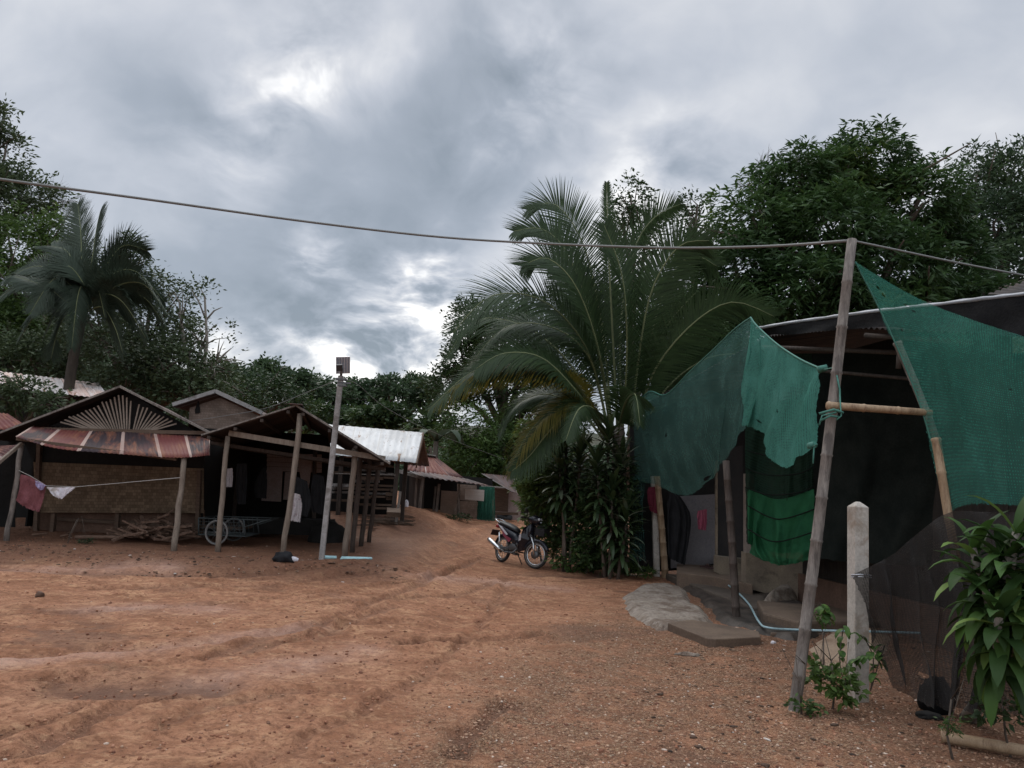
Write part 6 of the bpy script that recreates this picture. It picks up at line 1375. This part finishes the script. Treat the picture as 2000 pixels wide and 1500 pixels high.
bush('low weeds on the damp soil in front of the fan gable hut', [(170, 1062, 13.6, 22, 7), (130, 1066, 13.5, 16, 6)], W(150, 13.6), GR, 47, .06, .02, 120, 'weed', 'weed', .2, .05)
bush('small green seedling clump by the concrete ledge and pipe', [(1608, 1206, 8.2, 12, 14)], W(1608, 8.2), MD, 48, .05, .025, 160, 'weed', 'weed', .2, .05)
bush('low shrubby weeds at the foot of the far house walls', [(905, 1012, 24.3, 18, 8), (880, 1010, 24.2, 10, 5)], W(895, 24.3), GR, 49, .09, .04, 60, 'weed', 'weed', .2, .08)
# banana clump
def banana(label, px, py, Y, seed, L_=1.5, n=6):
    r = random.Random(seed); b = P(px, py, Y); g = Vector((b.x, b.y, top(b.x, b.y)-.1)); t = empty('banana_plant', g, label, 'plant'); mb = MB()
    for i in range(n):
        a = i*2.4+r.random(); strap(mb, b, (math.cos(a)*.7, math.sin(a)*.7, .9), L_*r.uniform(.8, 1.1), .42, 1.0, 9, .15)
    npmesh('foliage', np.array(mb.V), np.array(mb.F), MT['palmdist'], t, True, np.full(len(mb.F), .7)); MB().tube([g, b], [.13, .09], 9).build('stem', MT['bark'], t, True)
banana('banana plant with torn grey leaves beside the white roof corner', 852, 862, 29, 5)
# foreground plant at right
rosette_plant('leafy_plant', 'broad leaved garden plant with drooping green leaves at the right edge', [(Vector((G(1885, 1400).x, G(1885, 1400).y, -.05)), P(1965, 1290, 5.7)), (P(1963, 1294, 5.7), P(1925, 1150, 5.6)), (P(1963, 1294, 5.7), P(1900, 1070, 5.8)), (P(1963, 1294, 5.7), P(1965, 1085, 5.6)), (P(1960, 1290, 5.6), P(2050, 1120, 5.4)), (P(1960, 1290, 5.6), P(1985, 1040, 5.6)), (P(1950, 1300, 5.6), P(1955, 1190, 5.4))], 34, .38, .105, 1.5, MT['broad'], 33, 'plant', col_h=.55, stem_r=.032, bark='barkpale', bare0=True)
bush('low dark weeds growing at the foot of the leaning pole', [(1563, 1375, 6.6, 24, 12), (1585, 1380, 6.6, 18, 10)], W(1570, 6.65), MD, 41, .05, .028, 120, 'weed', 'weed', .2, .05)
bush('clump of dark leaves between the leaning pole and the white post', [(1620, 1330, 6.8, 36, 28), (1650, 1345, 6.7, 34, 22), (1600, 1310, 6.9, 20, 22)], W(1625, 6.85), MD, 42, .06, .034, 110, 'weed', 'weed', .25, .06)
bush('low dark plants beneath the broad leaved plant at the right edge', [(1975, 1400, 5.7, 50, 26), (1930, 1390, 5.9, 30, 18)], W(1965, 5.85), DK, 44, .06, .035, 110, 'weed', 'weed', .25, .06)
bush('small green tuft at the base of the leaning plant stem', [(1857, 1412, 5.7, 22, 14)], W(1857, 5.75), MD, 45, .04, .012, 300, 'weed', 'weed', .1, .05)
# vine by the white post
t = empty('vine', gpz(1700, 7.0), 'heart leaved vine climbing the foot of the white post', 'vine'); mb = MB(); lf = MB(); r = random.Random(8)
for (pts) in ([(1700, 1350), (1706, 1290), (1690, 1250), (1668, 1235)], [(1700, 1350), (1715, 1300), (1728, 1260)], [(1650, 1340), (1640, 1290), (1645, 1240), (1650, 1222)], [(1655, 1340), (1660, 1300), (1690, 1280)], [(1610, 1220), (1612, 1196), (1606, 1180)]):
    c = catmull([P(x, y, 6.95) for x, y in pts], 12); mb.tube([Vector(q) for q in c], .005, 5)
    for q in c[3:]:
        a = r.uniform(0, 6.28); strap(lf, Vector(q), (math.cos(a), math.sin(a)*.6-.3, r.uniform(-.2, .3)), r.uniform(.07, .13), r.uniform(.05, .09), 1.4, 5, .1)
npmesh('foliage', np.array(lf.V), np.array(lf.F), MT['broad'], t, True, [r.uniform(.3, .9) for _ in lf.F]); mb.build('stem', MT['bark'], t, True)
c = catmull([P(x, y, 6.9) for x, y in ((1676, 1180), (1690, 1160), (1700, 1150))], 8)
